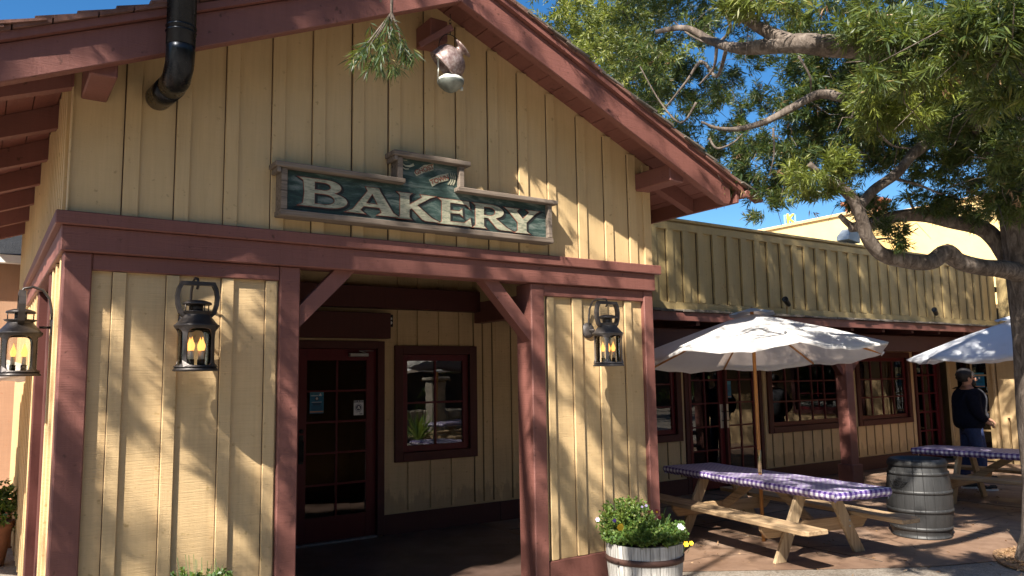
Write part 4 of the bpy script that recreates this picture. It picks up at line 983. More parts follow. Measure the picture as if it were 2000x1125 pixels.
# ------------------------------------------------------------------ umbrellas
def umbrella(label, loc, rz, rad, zpk, drop, tilt, can, taxis, pole_mat, ztop=None, n=8, seed=0, z0=0, sag=.05, group=True):
    t = thing('patio_umbrella', label, 'umbrella', loc, rz, 'cream market umbrellas' if group else None)
    Tt = Matrix.Translation((0, 0, zpk)) @ Matrix.Rotation(tilt, 4, Vector(taxis)) if tilt else Matrix.Translation((0, 0, zpk))
    rgn = random.Random(seed)
    bm = bmesh.new(); nr, ns = 12, 10
    def prof(u): return -drop*(.86*u + .14*u*u)     # slightly steeper outward
    rings = []
    for i in range(nr+1):
        u = .07 + .93*i/nr; ring = []
        for k in range(n*ns):
            a = 2*math.pi*k/(n*ns); f = (k % ns)/ns
            chord = math.cos(math.pi/n)/math.cos((f-.5)*2*math.pi/n)
            mid = math.sin(math.pi*f)
            r_ = rad*u*(chord*(1-.0) - .035*mid*u)
            z = prof(u) - sag*mid*u*u + .006*mnoise.noise(Vector((a*3, u*4, seed))) + (.010*math.sin(a*23+seed)*mid*u if i == nr else 0)
            ring.append(bm.verts.new((r_*math.cos(a), r_*math.sin(a), z)))
        rings.append(ring)
    for i in range(nr):
        for k in range(n*ns):
            bm.faces.new((rings[i][k], rings[i][(k+1) % (n*ns)], rings[i+1][(k+1) % (n*ns)], rings[i+1][k])).smooth = True
    # short valance lip
    lip = [bm.verts.new((v.co.x*.992, v.co.y*.992, v.co.z-.022)) for v in rings[-1]]
    for k in range(n*ns): bm.faces.new((rings[-1][k], rings[-1][(k+1) % (n*ns)], lip[(k+1) % (n*ns)], lip[k])).smooth = True
    bmesh.ops.recalc_face_normals(bm, faces=bm.faces)
    bm.transform(Tt); me = bpy.data.meshes.new('canopy'); bm.to_mesh(me); bm.free(); me.materials.append(can)
    o = bpy.data.objects.new('canopy', me); COL.objects.link(o); o.parent = t
    # vent cap
    bm = bmesh.new(); r2 = []
    for i in range(5):
        u = i/4; ring = []
        for k in range(n*6):
            a = 2*math.pi*k/(n*6); f = (k % 6)/6; mid = math.sin(math.pi*f)
            r_ = rad*(.015+.165*u)*(1-.06*mid); z = .050 - .062*u*1.0 - .012*mid*u + .006*math.sin(a*5+seed)*u
            ring.append(bm.verts.new((r_*math.cos(a), r_*math.sin(a), z)))
        r2.append(ring)
    for i in range(4):
        for k in range(n*6): bm.faces.new((r2[i][k], r2[i][(k+1) % (n*6)], r2[i+1][(k+1) % (n*6)], r2[i+1][k])).smooth = True
    bm.faces.new(r2[0][::-1]); bmesh.ops.recalc_face_normals(bm, faces=bm.faces)
    bm.transform(Tt); me = bpy.data.meshes.new('vent_cap'); bm.to_mesh(me); bm.free(); me.materials.append(can)
    o = bpy.data.objects.new('vent_cap', me); COL.objects.link(o); o.parent = t
    hubz = zpk-.42*drop/.5*.9
    for k in range(n):
        a = 2*math.pi*k/n
        A = Tt @ Vector((.05*math.cos(a), .05*math.sin(a), -.045)); B = Tt @ Vector((rad*.985*math.cos(a), rad*.985*math.sin(a), prof(1)-.018))
        rb = MB().bar(A, B, .016, .02, bev=.003).build('rib', pole_mat, t, world=False)
        C = Tt @ Vector((rad*.52*math.cos(a), rad*.52*math.sin(a), prof(.52)-.035)); D = Vector((.035*math.cos(a), .035*math.sin(a), hubz+.02))
        MB().bar(D, C, .014, .018, bev=.003).build('strut', pole_mat, rb, world=False)
    m = MB(); m.tube([(0, 0, z0), (0, 0, zpk-.02)], .019, 14); m.build('pole', pole_mat, t, world=False)
    m = MB(); m.lathe([(.019, hubz-.04), (.036, hubz-.035), (.042, hubz), (.042, hubz+.035), (.03, hubz+.05), (.019, hubz+.055)], 16); m.lathe([(0, zpk+.07), (.012, zpk+.06), (.02, zpk+.03), (.02, zpk-.05), (.045, zpk-.06), (.045, zpk-.09), (.019, zpk-.10)], 14); m.build('hub', pole_mat, t, world=False)
    return t
um = umbrella('open white umbrella with wooden pole rising through the near picnic table', (6.80, 5.43, 0), R(10), 1.36, 2.375, .46, R(-4.5), M['canvas'], (.826, -.563, 0), M['pole_wood'], seed=3, z0=.012)
m = MB(); m.tube([(0, 0, .70), (0, 0, .94)], .0205, 14); m.build('joint_sleeve', simple('brass_sleeve', (.5, .38, .18), .3, .9), um, world=False)
m = MB(); m.tube([(.035, .02, 1.95), (.045, .03, 1.5), (.05, .035, 1.1), (.08, .05, .93), (.07, .04, .99)], .0035, 5); m.build('pull_cord', M['rope'], um, world=False)
umbrella('white umbrella half hidden behind the tree trunk, over the far table', (11.25, 4.75, 0), R(22), 1.33, 2.40, .50, 0, M['canvas_blue'], (1, 0, 0), M['pole_wood'], seed=5)
umbrella('white umbrella whose corner shows below the left lantern', (-.55, 8.6, 0), R(10), 1.18, 2.2, .36, 0, M['canvas'], (1, 0, 0), M['pole_wood'], seed=9)

# ------------------------------------------------------------------ barrels
def barrel_bin():
    t = thing('trash_barrel', 'dark ribbed barrel-shaped trash bin between the two picnic tables', 'trash bin', (8.36, 4.62, .008), R(20))
    m = MB(); Hh = .80
    pr_ = []
    for i in range(25):
        z = .02+ (Hh-.09)*i/24; u = i/24; r = .278+.040*math.sin(math.pi*u)**.9
        pr_.append((r, z))
    m.lathe([(0, .0), (.286, .0), (.286, .018)] + pr_, 64)
    m.build('barrel_body', M['bin_staves'], t, world=False)
    m = MB(); m.lathe([(.279, Hh-.075), (.292, Hh-.07), (.294, Hh-.045), (.285, Hh-.02), (.266, Hh-.002), (.250, Hh), (.236, Hh-.004), (.222, Hh-.03), (.205, Hh-.045), (.19, Hh-.09), (.19, Hh-.35), (0, Hh-.36)], 64); m.build('lid', M['bin_staves'], t, world=False)
    for z in (.10, .28, .47, .655):
        u = (z-.02)/(Hh-.09); r = .278+.040*math.sin(math.pi*u)**.9
        m = MB(); m.lathe([(r-.002, z-.019), (r+.007, z-.017), (r+.0075, z+.017), (r-.002, z+.019)], 64)
        for k in range(16):
            a = 2*math.pi*k/16; m.lathe([(0, 0), (.005, 0), (.004, .003), (0, .004)], 8, Matrix.Rotation(a, 4, 'Z') @ Matrix.Translation((r+.006, 0, z)) @ Matrix.Rotation(R(90), 4, 'Y'))
        m.build('hoop', M['bin_staves'], t, world=False)
    # dark hand slot
    m = MB(); rr = .3185; pts = [(-.09, .035), (-.03, .045), (.06, .038), (.10, .03), (.06, -.02), (.01, -.04), (-.05, -.035)]
    a0 = R(150); vs = [(rr*math.cos(a0+p[0]/rr*1.1), rr*math.sin(a0+p[0]/rr*1.1), .545+p[1]) for p in pts]
    m.poly(vs, (.02*math.cos(a0)*-1, .02*math.sin(a0)*-1, 0)); m.build('slot', M['roof_black'], t, world=False)
    return t
barrel_bin()
def half_barrel(label, loc, rz=0, r=.30, h=.44):
    t = thing('barrel_planter', label, 'planter', loc, rz, 'grey half-barrel planters')
    m = MB(); m.lathe([(0, 0), (r*.84, 0), (r*.93, h*.35), (r*.985, h*.7), (r, h), (r*.93, h), (r*.92, h-.06), (0, h-.06)], 64, smooth=False); m.build('barrel_body', M['barrel_staves'], t, world=False)
    for z, k in ((h*.74, .99), (h*.22, .905)):
        m = MB(); m.lathe([(r*k-.002, z-.022), (r*k+.005, z-.022), (r*(k+.012)+.005, z+.022), (r*(k+.012)-.004, z+.022)], 64); m.build('hoop', M['rust'], t, world=False)
    m = MB(); m.lathe([(0, h-.03), (r*.5, h-.028), (r*.92, h-.045)], 24); m.build('soil', M['soil'], t, world=False)
    return t
PL1, PL2 = (4.36, 4.62, .0), (1.09, 4.72, .0)
half_barrel('grey half-barrel planter with a rusty hoop at the foot of the right pier', PL1, h=.455)
half_barrel('half-barrel planter below the left front panel, only its plant showing', PL2, r=.26, h=.42)

# ------------------------------------------------------------------ leaves
def unit(v): return v/np.maximum(np.linalg.norm(v, axis=-1, keepdims=True), 1e-9)
def leaf_object(name, cen, axis, L, nper, ll, lw, mat, parent, yellow_green=None, spread=.9, droop=.15, curl=0):
    """tufts of narrow leaves: cen (n,3) world, axis (n,3)"""
    cen = np.repeat(np.asarray(cen, float), nper, 0); ax = np.repeat(unit(np.asarray(axis, float)), nper, 0)
    n = len(cen); s = rng.random((n, 1)); L_ = np.asarray(L, float) if np.ndim(L) else np.full(n, L)
    if len(np.atleast_1d(L_)) != n: L_ = np.repeat(L_, nper)
    rad = rng.normal(size=(n, 3)); rad = unit(rad - ax*np.sum(rad*ax, 1, keepdims=True))
    d = unit(ax*(.35+.75*s) + rad*spread + np.array([0, 0, -droop]) + .12*rng.normal(size=(n, 3)))
    p = cen + ax*(s-.4)*L_[:, None]
    l = (ll*rng.uniform(.7, 1.25, (n, 1))); side = unit(np.cross(d, rng.normal(size=(n, 3))))
    wv = side*(lw*rng.uniform(.8, 1.2, (n, 1))); dn = np.array([0, 0, -1.0])*l*.10
    V = np.stack([p, p+d*l*.42+wv, p+d*l+dn, p+d*l*.42-wv], 1).reshape(-1, 3)
    off = np.zeros(3); q = parent
    while q is not None: off += np.array(q.location); q = q.parent
    V -= off
    me = bpy.data.meshes.new(name); me.vertices.add(4*n); me.vertices.foreach_set('co', V.astype(np.float32).ravel())
    me.loops.add(4*n); me.loops.foreach_set('vertex_index', np.arange(4*n, dtype=np.int32))
    me.polygons.add(n); me.polygons.foreach_set('loop_start', np.arange(0, 4*n, 4, dtype=np.int32))
    me.update(); me.validate()
    if yellow_green is not None:
        at_ = me.attributes.new('yellow_green', 'FLOAT', 'FACE'); yv = np.repeat(np.asarray(yellow_green, np.float32), nper); at_.data.foreach_set('value', yv)
    me.materials.append(mat); o = bpy.data.objects.new(name, me); COL.objects.link(o)
    if parent is not None: o.parent = parent
    return o
SUNV = np.array([1.75, 1.0, -1.9])
def in_frame(P, m=70):
    x, y, z = proj(P); return z > .2 and -m < x < 2000+m and -m < y < 1125+m

def opens(P):
    """True if a tuft is left out to keep parts chosen as sunlit free of shade"""
    t = 4.66-P[1]
    if t > 0:
        X, Z = P[0]+1.75*t, P[2]-1.9*t; zz = 4.55-.43*(X-2.775)
        if 2.9 < X < 5.8 and abs(Z-zz) < .34: return rng.random() < .93
        if .0 < X < .66 and 3.18 < Z < 3.64: return True
    t = 5.2-P[1]
    if t > 0:
        X, Z = P[0]+1.75*t, P[2]-1.9*t
        if 3.0 < X < 5.2 and 2.75 < Z < 3.45-.49*(X-3.67): return rng.random() < .93
        if 2.45 < X <= 3.0 and 2.75 < Z < 3.12: return rng.random() < .72
        if 2.1 < X < 5.2 and 2.35 < Z <= 2.75: return rng.random() < .7
    t = (P[2]-2.15)/1.9
    if t > .3:
        X, Y = P[0]+1.75*t, P[1]+t
        if (X-6.8)**2+(Y-5.4)**2 < 1.5**2: return rng.random() < .8
    t = P[2]/1.9; X, Y = P[0]+1.75*t, P[1]+t
    if 5.3 < X < 7.9 and 3.5 < Y < 4.7: return rng.random() < .55
    return False
# the big tree on the right
tree = thing('podocarpus_tree', 'tall dark-leaved tree at the right with grey limbs over the shops', 'tree', (8.03, 3.26, 0))
def pbranch(pts, name='limb', par=tree, n=10, wob=.22):
    P = [at(x, y, d) for x, y, d, r in pts]; Rr = [r for *_, r in pts]
    # smooth the path
    Q, q = [], []
    for i in range(len(P)-1):
        p0, p1, p2, p3 = P[max(i-1, 0)], P[i], P[i+1], P[min(i+2, len(P)-1)]
        for k in range(5):
            t = k/5; Q.append(.5*((2*p1)+(-p0+p2)*t+(2*p0-5*p1+4*p2-p3)*t*t+(-p0+3*p1-3*p2+p3)*t**3)); q.append(Rr[i]+(Rr[i+1]-Rr[i])*t)
    Q.append(P[-1]); q.append(Rr[-1])
    m = MB(); m.tube(Q, q, n, wob=wob); return m.build(name, M['bark'], par)
m = MB(); tp = [(8.03, 3.25, -.05), (8.03, 3.25, .06), (8.025, 3.25, .25), (8.02, 3.25, .7), (8.01, 3.25, 1.3), (8.0, 3.24, 2.0), (8.005, 3.23, 2.6), (8.02, 3.23, 3.2), (8.15, 3.2, 4.2), (8.0, 3.15, 5.4), (7.7, 3.0, 6.6)]
m.tube(tp, [.34, .29, .225, .185, .175, .172, .19, .20, .17, .14, .09], 22, wob=.14); m.build('trunk', M['bark'], tree)
pbranch([(2010, 540, 7.2, .10), (1965, 527, 7.1, .085), (1920, 522, 7.0, .075), (1875, 512, 6.9, .072), (1848, 494, 6.85, .075), (1815, 512, 6.8, .068), (1770, 508, 6.75, .062), (1725, 498, 6.7, .06), (1695, 468, 6.65, .058), (1683, 430, 6.6, .055), (1667, 392, 6.55, .05), (1640, 366, 6.5, .045), (1605, 345, 6.45, .035), (1580, 320, 6.4, .022)])
pbranch([(2012, 560, 7.3, .11), (1970, 505, 7.4, .085), (1945, 470, 7.5, .08), (1915, 445, 7.55, .078), (1860, 434, 7.6, .072), (1800, 421, 7.7, .068), (1750, 423, 7.75, .062), (1700, 438, 7.8, .055), (1660, 445, 7.8, .045)])
pbranch([(1672, 446, 7.8, .04), (1655, 435, 7.8, .03), (1640, 420, 7.8, .022)])
pbranch([(1672, 415, 6.6, .042), (1705, 372, 6.7, .042), (1750, 340, 6.9, .045), (1785, 300, 7.0, .05), (1830, 272, 7.1, .055), (1900, 250, 7.2, .07), (1990, 235, 7.3, .09)])
pbranch([(2060, 150, 5.6, .12), (1960, 98, 5.2, .085), (1880, 92, 4.9, .075), (1760, 98, 4.7, .068), (1640, 90, 4.6, .064), (1560, 84, 4.6, .058), (1500, 90, 4.7, .046), (1440, 94, 4.8, .036), (1390, 80, 5.0, .028), (1340, 55, 5.1, .02), (1280, 62, 5.2, .012)])
pbranch([(1550, 84, 4.6, .05), (1490, 58, 4.7, .036), (1450, 30, 4.7, .032), (1400, -20, 4.7, .032), (1330, -90, 4.7, .03)])
pbranch([(1960, 330, 6.9, .06), (1925, 300, 6.7, .055), (1912, 250, 6.5, .05), (1915, 180, 6.3, .045), (1930, 90, 6.1, .04)])
pbranch([(2000, 420, 7.2, .07), (1970, 400, 7.1, .05), (1930, 385, 7.0, .03), (1890, 370, 6.9, .018)])
pbranch([(2010, 300, 7.3, .10), (1960, 330, 7.1, .08), (1940, 300, 7.0, .06), (1935, 240, 6.9, .05)])
pbranch([(1650, 190, 6.6, .045), (1600, 185, 6.7, .04), (1540, 215, 6.8, .033), (1490, 240, 6.9, .027), (1440, 252, 7.0, .022), (1400, 250, 7, .015), (1370, 238, 7, .009)])
for pts in ([(1420, 90, 5.6, .016), (1400, 150, 5.9, .013), (1370, 120, 6, .012), (1340, 160, 6, .01), (1300, 210, 6.1, .006)],
            [(1400, 85, 5.6, .014), (1395, 130, 5.7, .01), (1375, 155, 5.8, .008), (1365, 165, 5.8, .004)],
            [(1420, 30, 5.5, .014), (1425, 60, 5.5, .012), (1395, 85, 5.6, .01), (1350, 70, 5.7, .008), (1315, 40, 5.8, .005)],
            [(1560, 110, 5.8, .010), (1582, 150, 5.8, .008), (1583, 180, 5.9, .004)],
            [(1510, 250, 6.6, .010), (1512, 300, 6.6, .007), (1502, 345, 6.6, .004)],
            [(1680, 180, 6.3, .012), (1668, 215, 6.3, .008), (1662, 232, 6.3, .005)],
            [(1385, 270, 7.2, .013), (1400, 290, 7.2, .012), (1430, 280, 7.2, .008), (1450, 262, 7.2, .006)],
            [(1360, 200, 6.9, .012), (1330, 240, 7, .01), (1290, 200, 7.1, .008), (1250, 130, 7.2, .005)],
            [(1720, 265, 6.5, .012), (1745, 285, 6.6, .009), (1780, 290, 6.6, .005)],
            [(1840, 120, 4.4, .012), (1860, 60, 4.3, .012), (1890, 0, 4.2, .012), (1920, -80, 4.1, .014)],
            [(1985, 60, 4.3, .008), (1990, 20, 4.3, .008), (2000, -30, 4.2, .008)],
            [(1730, 345, 7, .016), (1790, 360, 7.1, .012), (1840, 380, 7.1, .008)],
            [(1800, 430, 7.7, .02), (1780, 400, 7.6, .014), (1770, 370, 7.5, .008)],
            [(1700, 470, 6.7, .012), (1730, 466, 6.7, .008), (1755, 470, 6.7, .004)]):
    pbranch(pts, 'twig', n=6, wob=.1)
# crown: clumps of foliage (px, py, depth, rx, ry, tufts, young)
BL = [(1330, 30, 8.2, 120, 60, 130, .1), (1250, 90, 8.6, 100, 75, 150, .25), (1180, 50, 9.0, 90, 55, 120, .45), (1290, 190, 8.8, 70, 70, 120, .05),
      (1335, 235, 8.6, 50, 55, 85, 0), (1370, 170, 8.6, 45, 50, 45, .1), (1430, 200, 8.2, 50, 40, 26, .05), (1470, 60, 8.2, 90, 60, 110, 0), (1420, 300, 8.0, 60, 45, 80, 0), (1540, -5, 4.4, 90, 32, 90, .35),
      (1560, 160, 7.4, 60, 60, 110, 0), (1560, 240, 7.6, 70, 60, 140, 0), (1500, 300, 7.4, 60, 60, 130, 0), (1535, 350, 7.3, 62, 48, 160, 0), (1500, 415, 7.1, 22, 22, 22, 0), (1470, 370, 7.3, 45, 30, 50, 0),
      (1640, 250, 7.6, 80, 70, 220, 0), (1620, 150, 7.4, 80, 55, 190, 0), (1600, 345, 6.2, 55, 45, 95, .35), (1600, 388, 6.4, 26, 22, 28, .2), (1700, 180, 7.2, 80, 70, 230, 0), (1690, 300, 7.8, 70, 50, 110, 0),
      (1745, 200, 6.0, 60, 60, 130, .45), (1790, 165, 5.9, 42, 55, 95, .6), (1700, 225, 6.1, 45, 35, 60, .35), (1680, 400, 8.2, 45, 22, 60, 0), (1720, 415, 8.0, 50, 20, 60, 0), (1790, 250, 7.2, 70, 60, 180, 0), (1850, 190, 7.0, 80, 70, 220, .05),
      (1760, 320, 7.8, 50, 40, 50, 0), (1870, 330, 7.2, 60, 60, 170, .05), (1890, 270, 6.6, 60, 45, 110, .05), (1840, 385, 7.4, 60, 30, 90, 0), (1900, 410, 7.4, 50, 20, 50, 0), (1980, 370, 6.6, 50, 50, 140, .1), (1950, 200, 6.6, 80, 80, 200, .1),
      (1990, 290, 6.2, 50, 60, 120, .1), (1730, 25, 4.3, 100, 45, 130, .12), (1850, 70, 4.1, 110, 70, 210, .08), (1950, 60, 4.0, 90, 80, 190, .05), (1412, 150, 8.4, 55, 50, 60, 0), (1462, 215, 8.3, 45, 45, 55, 0), (1450, 125, 8.0, 50, 22, 36, .1), (1360, 290, 8.6, 45, 40, 55, 0), (1720, 150, 4.2, 60, 30, 40, .15), (1980, 150, 4.2, 60, 60, 90, .2),
      (1600, 20, 6.3, 90, 50, 140, .1), (1640, -60, 6.0, 160, 60, 180, .1), (1850, -60, 5.6, 180, 60, 200, .1), (1420, -60, 8.0, 200, 60, 200, .1), (2080, 120, 6, 90, 140, 200, .05), (2080, 330, 6.8, 80, 120, 200, .05), (2150, -40, 5.5, 120, 120, 160, .1),
      (1728, 466, 6.75, 34, 24, 34, 0), (1640, 60, 7.5, 100, 60, 150, 0), (1780, 110, 7.5, 110, 60, 200, 0), (1930, 120, 7.4, 80, 60, 150, 0), (1750, 240, 8.1, 120, 50, 170, 0), (1600, 280, 8.3, 90, 60, 130, 0), (1890, 40, 6.8, 110, 60, 160, 0), (1320, 110, 7.6, 90, 60, 110, .1)]
C, A, Yg, Ln = [], [], [], []
for px, py, d, rx, ry, nt_, yg in BL:
    c = at(px, py, d); rxm, rym = rx*d/FPX, ry*d/FPX; rdm = min(.75, (rxm+rym)*.6+.1)
    # sub-clumps make it uneven
    subs = [rng.normal(size=3)*.55 for _ in range(max(3, nt_//14))]
    for _ in range(int(nt_*(.80 if px < 1620 else .86))):
        s_ = subs[rng.integers(len(subs))] + rng.normal(size=3)*(.21 if px < 1700 else .25)
        if np.linalg.norm(s_) > 1.25: s_ = s_/np.linalg.norm(s_)*rng.uniform(.7, 1.2)
        off = CR*s_[0]*rxm + CU*s_[1]*rym + _fw*s_[2]*rdm
        C.append(np.array(c)+off); ax = off/np.linalg.norm(off+1e-6)*.7 + np.array([0, 0, .35]) + rng.normal(size=3)*.45
        A.append(ax); Yg.append(min(1, max(0, yg*rng.uniform(.3, 1.6)+ (.0)))); Ln.append(.16)
vis = len(C)
# tufts added to the crown along sun rays, to shade chosen parts
def shade(sampler, n, t0, t1, out, rad=.16, clump=1, free=False):
    k = 0; tries = 0
    while k < n and tries < n*12:
        tries += 1
        S_ = np.array(sampler()); t = rng.uniform(t0, t1); P = S_ - SUNV*t
        if P[1] > 4.3 and P[2] < 4.9 or P[2] < 3.2: continue
        if not free and in_frame(P, 110): continue
        for _ in range(clump):
            Q = P + rng.normal(size=3)*rad
            if free or not in_frame(Q, 60): out.append(Q); k += 1
def U(a, b_): return rng.uniform(a, b_)
over = []
stk = lambda cx, cz, l, w_: (lambda: (cx + (u := U(-1, 1))*l*.45 + rng.normal()*w_, None, cz - u*l + rng.normal()*w_))
shade(lambda: (U(5.3, 15.1), YP, U(2.5, 3.65)), 2500, 1.9, 6.0, over, .14, 3)
cl = [(U(5.6, 11), U(2.6, 7.2)) for _ in range(30)]
shade(lambda: (15.85, U(5.6, 7.9), U(0.2, 2.1)), 330, 2.3, 3.0, over, .1, 2, True)
shade(lambda: (U(10.44, 10.7), 6.74, U(1.15, 2.1)), 90, 1.9, 4.5, over, .05, 2)
for c in cl:
    t = U(1.7, 2.9)
    for _ in range(26):
        P = np.array([c[0]+rng.normal()*.26, c[1]+rng.normal()*.2, 0]) - SUNV*t
        if not in_frame(P, 60): over.append(P)
shade(lambda: (U(6.4, 12), U(4.9, 8.1), 0), 1250, 1.9, 4.6, over, .13, 3)
shade(lambda: (15.8, U(2.5, 7.6), U(0, 1.8)), 1000, 2.2, 6, over, .14, 3)
shade(lambda: (U(8.8, 15.0), U(3.0, 7.0), U(0, .8)), 1000, 2.0, 4.2, over, .2, 3)
shade(lambda: (U(10, 12.6), U(3.6, 6.2), 2.1), 330, 1.5, 3.5, over, .15, 3)
def umb_s():
    return (U(5.7, 8.0), U(4.6, 6.4), 2.1)
for _ in range(7):
    c = umb_s(); t = U(1.6, 2.6)
    for _ in range(5):
        P = np.array(c)+rng.normal(size=3)*np.array([.16, .12, .02]) - SUNV*t
        if not in_frame(P, 60): over.append(P)
over = [P for P in over if not opens(P)]
keep = [k for k in range(len(C)) if not (C[k][1] < 4.6 and opens(C[k]) and not in_frame(C[k], -40))]
C = [C[k] for k in keep]; A = [A[k] for k in keep]; Yg = [Yg[k] for k in keep]; Ln = [Ln[k] for k in keep]; vis = len(C)
for P in over: C.append(P); A.append(rng.normal(size=3)+np.array([0, 0, .2])); Yg.append(.1); Ln.append(.16)
print('right tree tufts', vis, len(C))
leaf_object('crown', C, A, np.array(Ln), 34, .074, .0050, M['leaf'], tree, Yg)
tw = MB()
for _ in range(330):
    k = rng.integers(vis); p = np.array(C[k]); d = rng.normal(size=3); d /= np.linalg.norm(d); l = rng.uniform(.15, .42); p2 = p+d*l*.5+rng.normal(size=3)*.03; p3 = p+d*l+np.array([0, 0, -.04])+rng.normal(size=3)*.05
    tw.tube([p, p2, p3], [.005, .0035, .0015], 4)
tw.build('twigs', M['bark'], tree)['kind'] = 'stuff'
dd = rng.integers(0, vis, 130); leaf_object('dry_sprays', np.array(C)[dd]+rng.normal(size=(130, 3))*.08, rng.normal(size=(130, 3))-np.array([0, 0, .5]), .08, 9, .06, .005, M['dead_leaf'], tree)
# limbs reaching over the patio
for pts in ([(7.95, 3.25, 4.9), (7.0, 2.9, 6.2), (5.2, 2.6, 7.0), (3.6, 2.4, 7.3)], [(7.9, 3.2, 4.6), (8.4, 2.6, 6.2), (9.0, 3.2, 7.6)], [(7.9, 3.1, 5.6), (6.2, 1.6, 6.6), (4.4, .8, 6.6)]):
    MB().tube(pts, [.11, .09, .06, .03][:len(pts)], 9).build('limb', M['bark'], tree)

# pale green tree rising behind the gable
bt = thing('pale_tree', 'yellow-green tree showing behind the right slope of the gable roof', 'tree', (7.6, 12.5, 0))
MB().tube([(7.6, 12.5, 0), (7.5, 12.4, 3), (7.6, 12.3, 5.5), (7.9, 12.4, 8)], [.22, .18, .13, .05], 12).build('trunk', M['bark'], bt)
C2, A2 = [], []
for px, py, d, rx, ry, n_ in ((1110, 40, 13.5, 60, 40, 90), (1170, 100, 13.6, 65, 50, 130), (1230, 150, 13.8, 55, 60, 120), (1270, 215, 14, 40, 45, 80), (1190, 40, 14, 70, 60, 100), (1290, 110, 14.2, 60, 60, 80), (1090, -30, 13.5, 90, 50, 90)):
    c = np.array(at(px, py, d))
    for _ in range(n_):
        s_ = rng.normal(size=3)*.5; off = CR*s_[0]*rx*d/FPX + CU*s_[1]*ry*d/FPX + _fw*s_[2]*.7; C2.append(c+off); A2.append(off+np.array([0, 0, .3])+rng.normal(size=3)*.3)
leaf_object('crown', C2, A2, .25, 26, .12, .012, M['leaf_light'], bt)

# the tree left of the camera: shades the gable; one spray hangs into view
lt = thing('shade_tree', 'leafy spray of a tree overhead hanging in front of the gable', 'tree', (-4.6, -.6, 0))
MB().tube([(-4.6, -.6, 0), (-4.65, -.55, 1.5), (-4.5, -.4, 3.5), (-4.4, -.2, 5.5), (-4.2, .1, 7.5)], [.26, .21, .18, .14, .08], 14, wob=.15).build('trunk', M['bark'], lt)
for pts in ([(-4.5, -.4, 4.0), (-3.2, .4, 5.6), (-1.6, 1.2, 6.6), (.2, 1.8, 7.0)], [(-4.4, -.2, 5.0), (-3.2, 1.2, 7.0), (-2.0, 2.2, 8.4)], [(-4.4, -.3, 4.6), (-5.6, .6, 6.4), (-6.2, 1.6, 8.4)], [(-1.6, 1.2, 6.6), (.2, 1.2, 5.8), (.9, 1.75, 4.6), (1.12, 2.35, 3.6), (1.2, 2.62, 3.16)]):
    MB().tube(pts, [.10, .07, .045, .018, .004][:len(pts)], 9).build('limb', M['bark'], lt)
sh_ = []  # tufts placed back along sun rays so their shadows fall on chosen parts
shade(lambda: (U(.4, 2.55), YF, U(2.75, 4.2)), 1250, 2.3, 5.0, sh_, .13, 3)
shade(lambda: (U(2.5, 3.35), YF, U(3.2, 4.2)), 260, 2.3, 4.0, sh_, .10, 3)
shade(lambda: (U(-.2, 2.4), 4.66, U(3.3, 4.3)), 420, 2.0, 4.4, sh_, .12, 3)
shade(lambda: (U(.5, 1.7), 5.13, U(2.5, 2.72)), 130, 2.3, 4.8, sh_, .10, 2)
sh_ = [P for P in sh_ if not opens(P)]
def streaks(lst, t0, t1, out, per=2):
    for cx, cz, l, w_ in lst:
        t = rng.uniform(t0, t1); n_ = max(2, int(l/.045))
        for i in range(n_+1):
            if rng.random() < .16: continue
            u = 2*i/n_-1
            for _ in range(per):
                P = np.array([cx+u*l*.42+rng.normal()*w_*.7, YF, cz-u*l+rng.normal()*w_*.7]) - SUNV*t
                if not in_frame(P, 60) and not opens(P): out.append(P)
def streak_s(lst):
    def f():
        cx, cz, l, w_ = lst[rng.integers(len(lst))]; u = U(-1, 1); return (cx+u*l*.42+rng.normal()*w_, YF, cz-u*l+rng.normal()*w_)
    return f
st1 = [(.62, 1.75, .28, .035), (.95, 1.9, .45, .04), (1.18, 1.35, .40, .05), (1.5, 1.9, .5, .05), (1.45, .95, .4, .05), (.5, 1.25, .4, .04), (1.72, 1.2, .4, .04), (1.68, 2.0, .25, .04), (.45, .8, .3, .07)]
streaks(st1, 1.25, 2.2, sh_, 3)
st2 = [(4.1, 1.9, .4, .045), (4.45, 1.3, .5, .05), (4.75, 1.75, .45, .05), (4.15, .8, .4, .05), (4.9, .9, .4, .05), (3.8, 1.2, .35, .04), (5.0, 1.6, .3, .03), (4.6, .5, .3, .06), (3.75, 1.9, .2, .03)]
streaks(st2, 1.9, 2.8, sh_, 3)
st3 = [(3.9, 2.6, .25, .04), (4.6, 2.6, .2, .05), (3.3, 2.6, .2, .04)]
streaks(st3, 1.9, 2.8, sh_, 2)
shade(lambda: (U(-.4, 5.0), 5.4, U(-.2, .35)), 260, 2.6, 4.5, sh_, .15, 3)
for cx in (3.35, 4.05, 4.7, 5.3):
    t = U(1.9, 2.6)
    for _ in range(4):
        P = np.array([cx+rng.normal()*.06, 4.66, 4.55-.43*(cx-2.775)+rng.normal()*.09]) - SUNV*t
        if not in_frame(P, 60): sh_.append(P)
shade(lambda: (.385, U(5.2, 9), U(.3, 2.7)), 150, 2.6, 4.5, sh_, .10, 2)
print('left tree tufts', len(sh_))
leaf_object('crown', sh_, rng.normal(size=(len(sh_), 3))+np.array([0, 0, .1]), .16, 22, .088, .0072, M['leaf'], lt, np.full(len(sh_), .1))
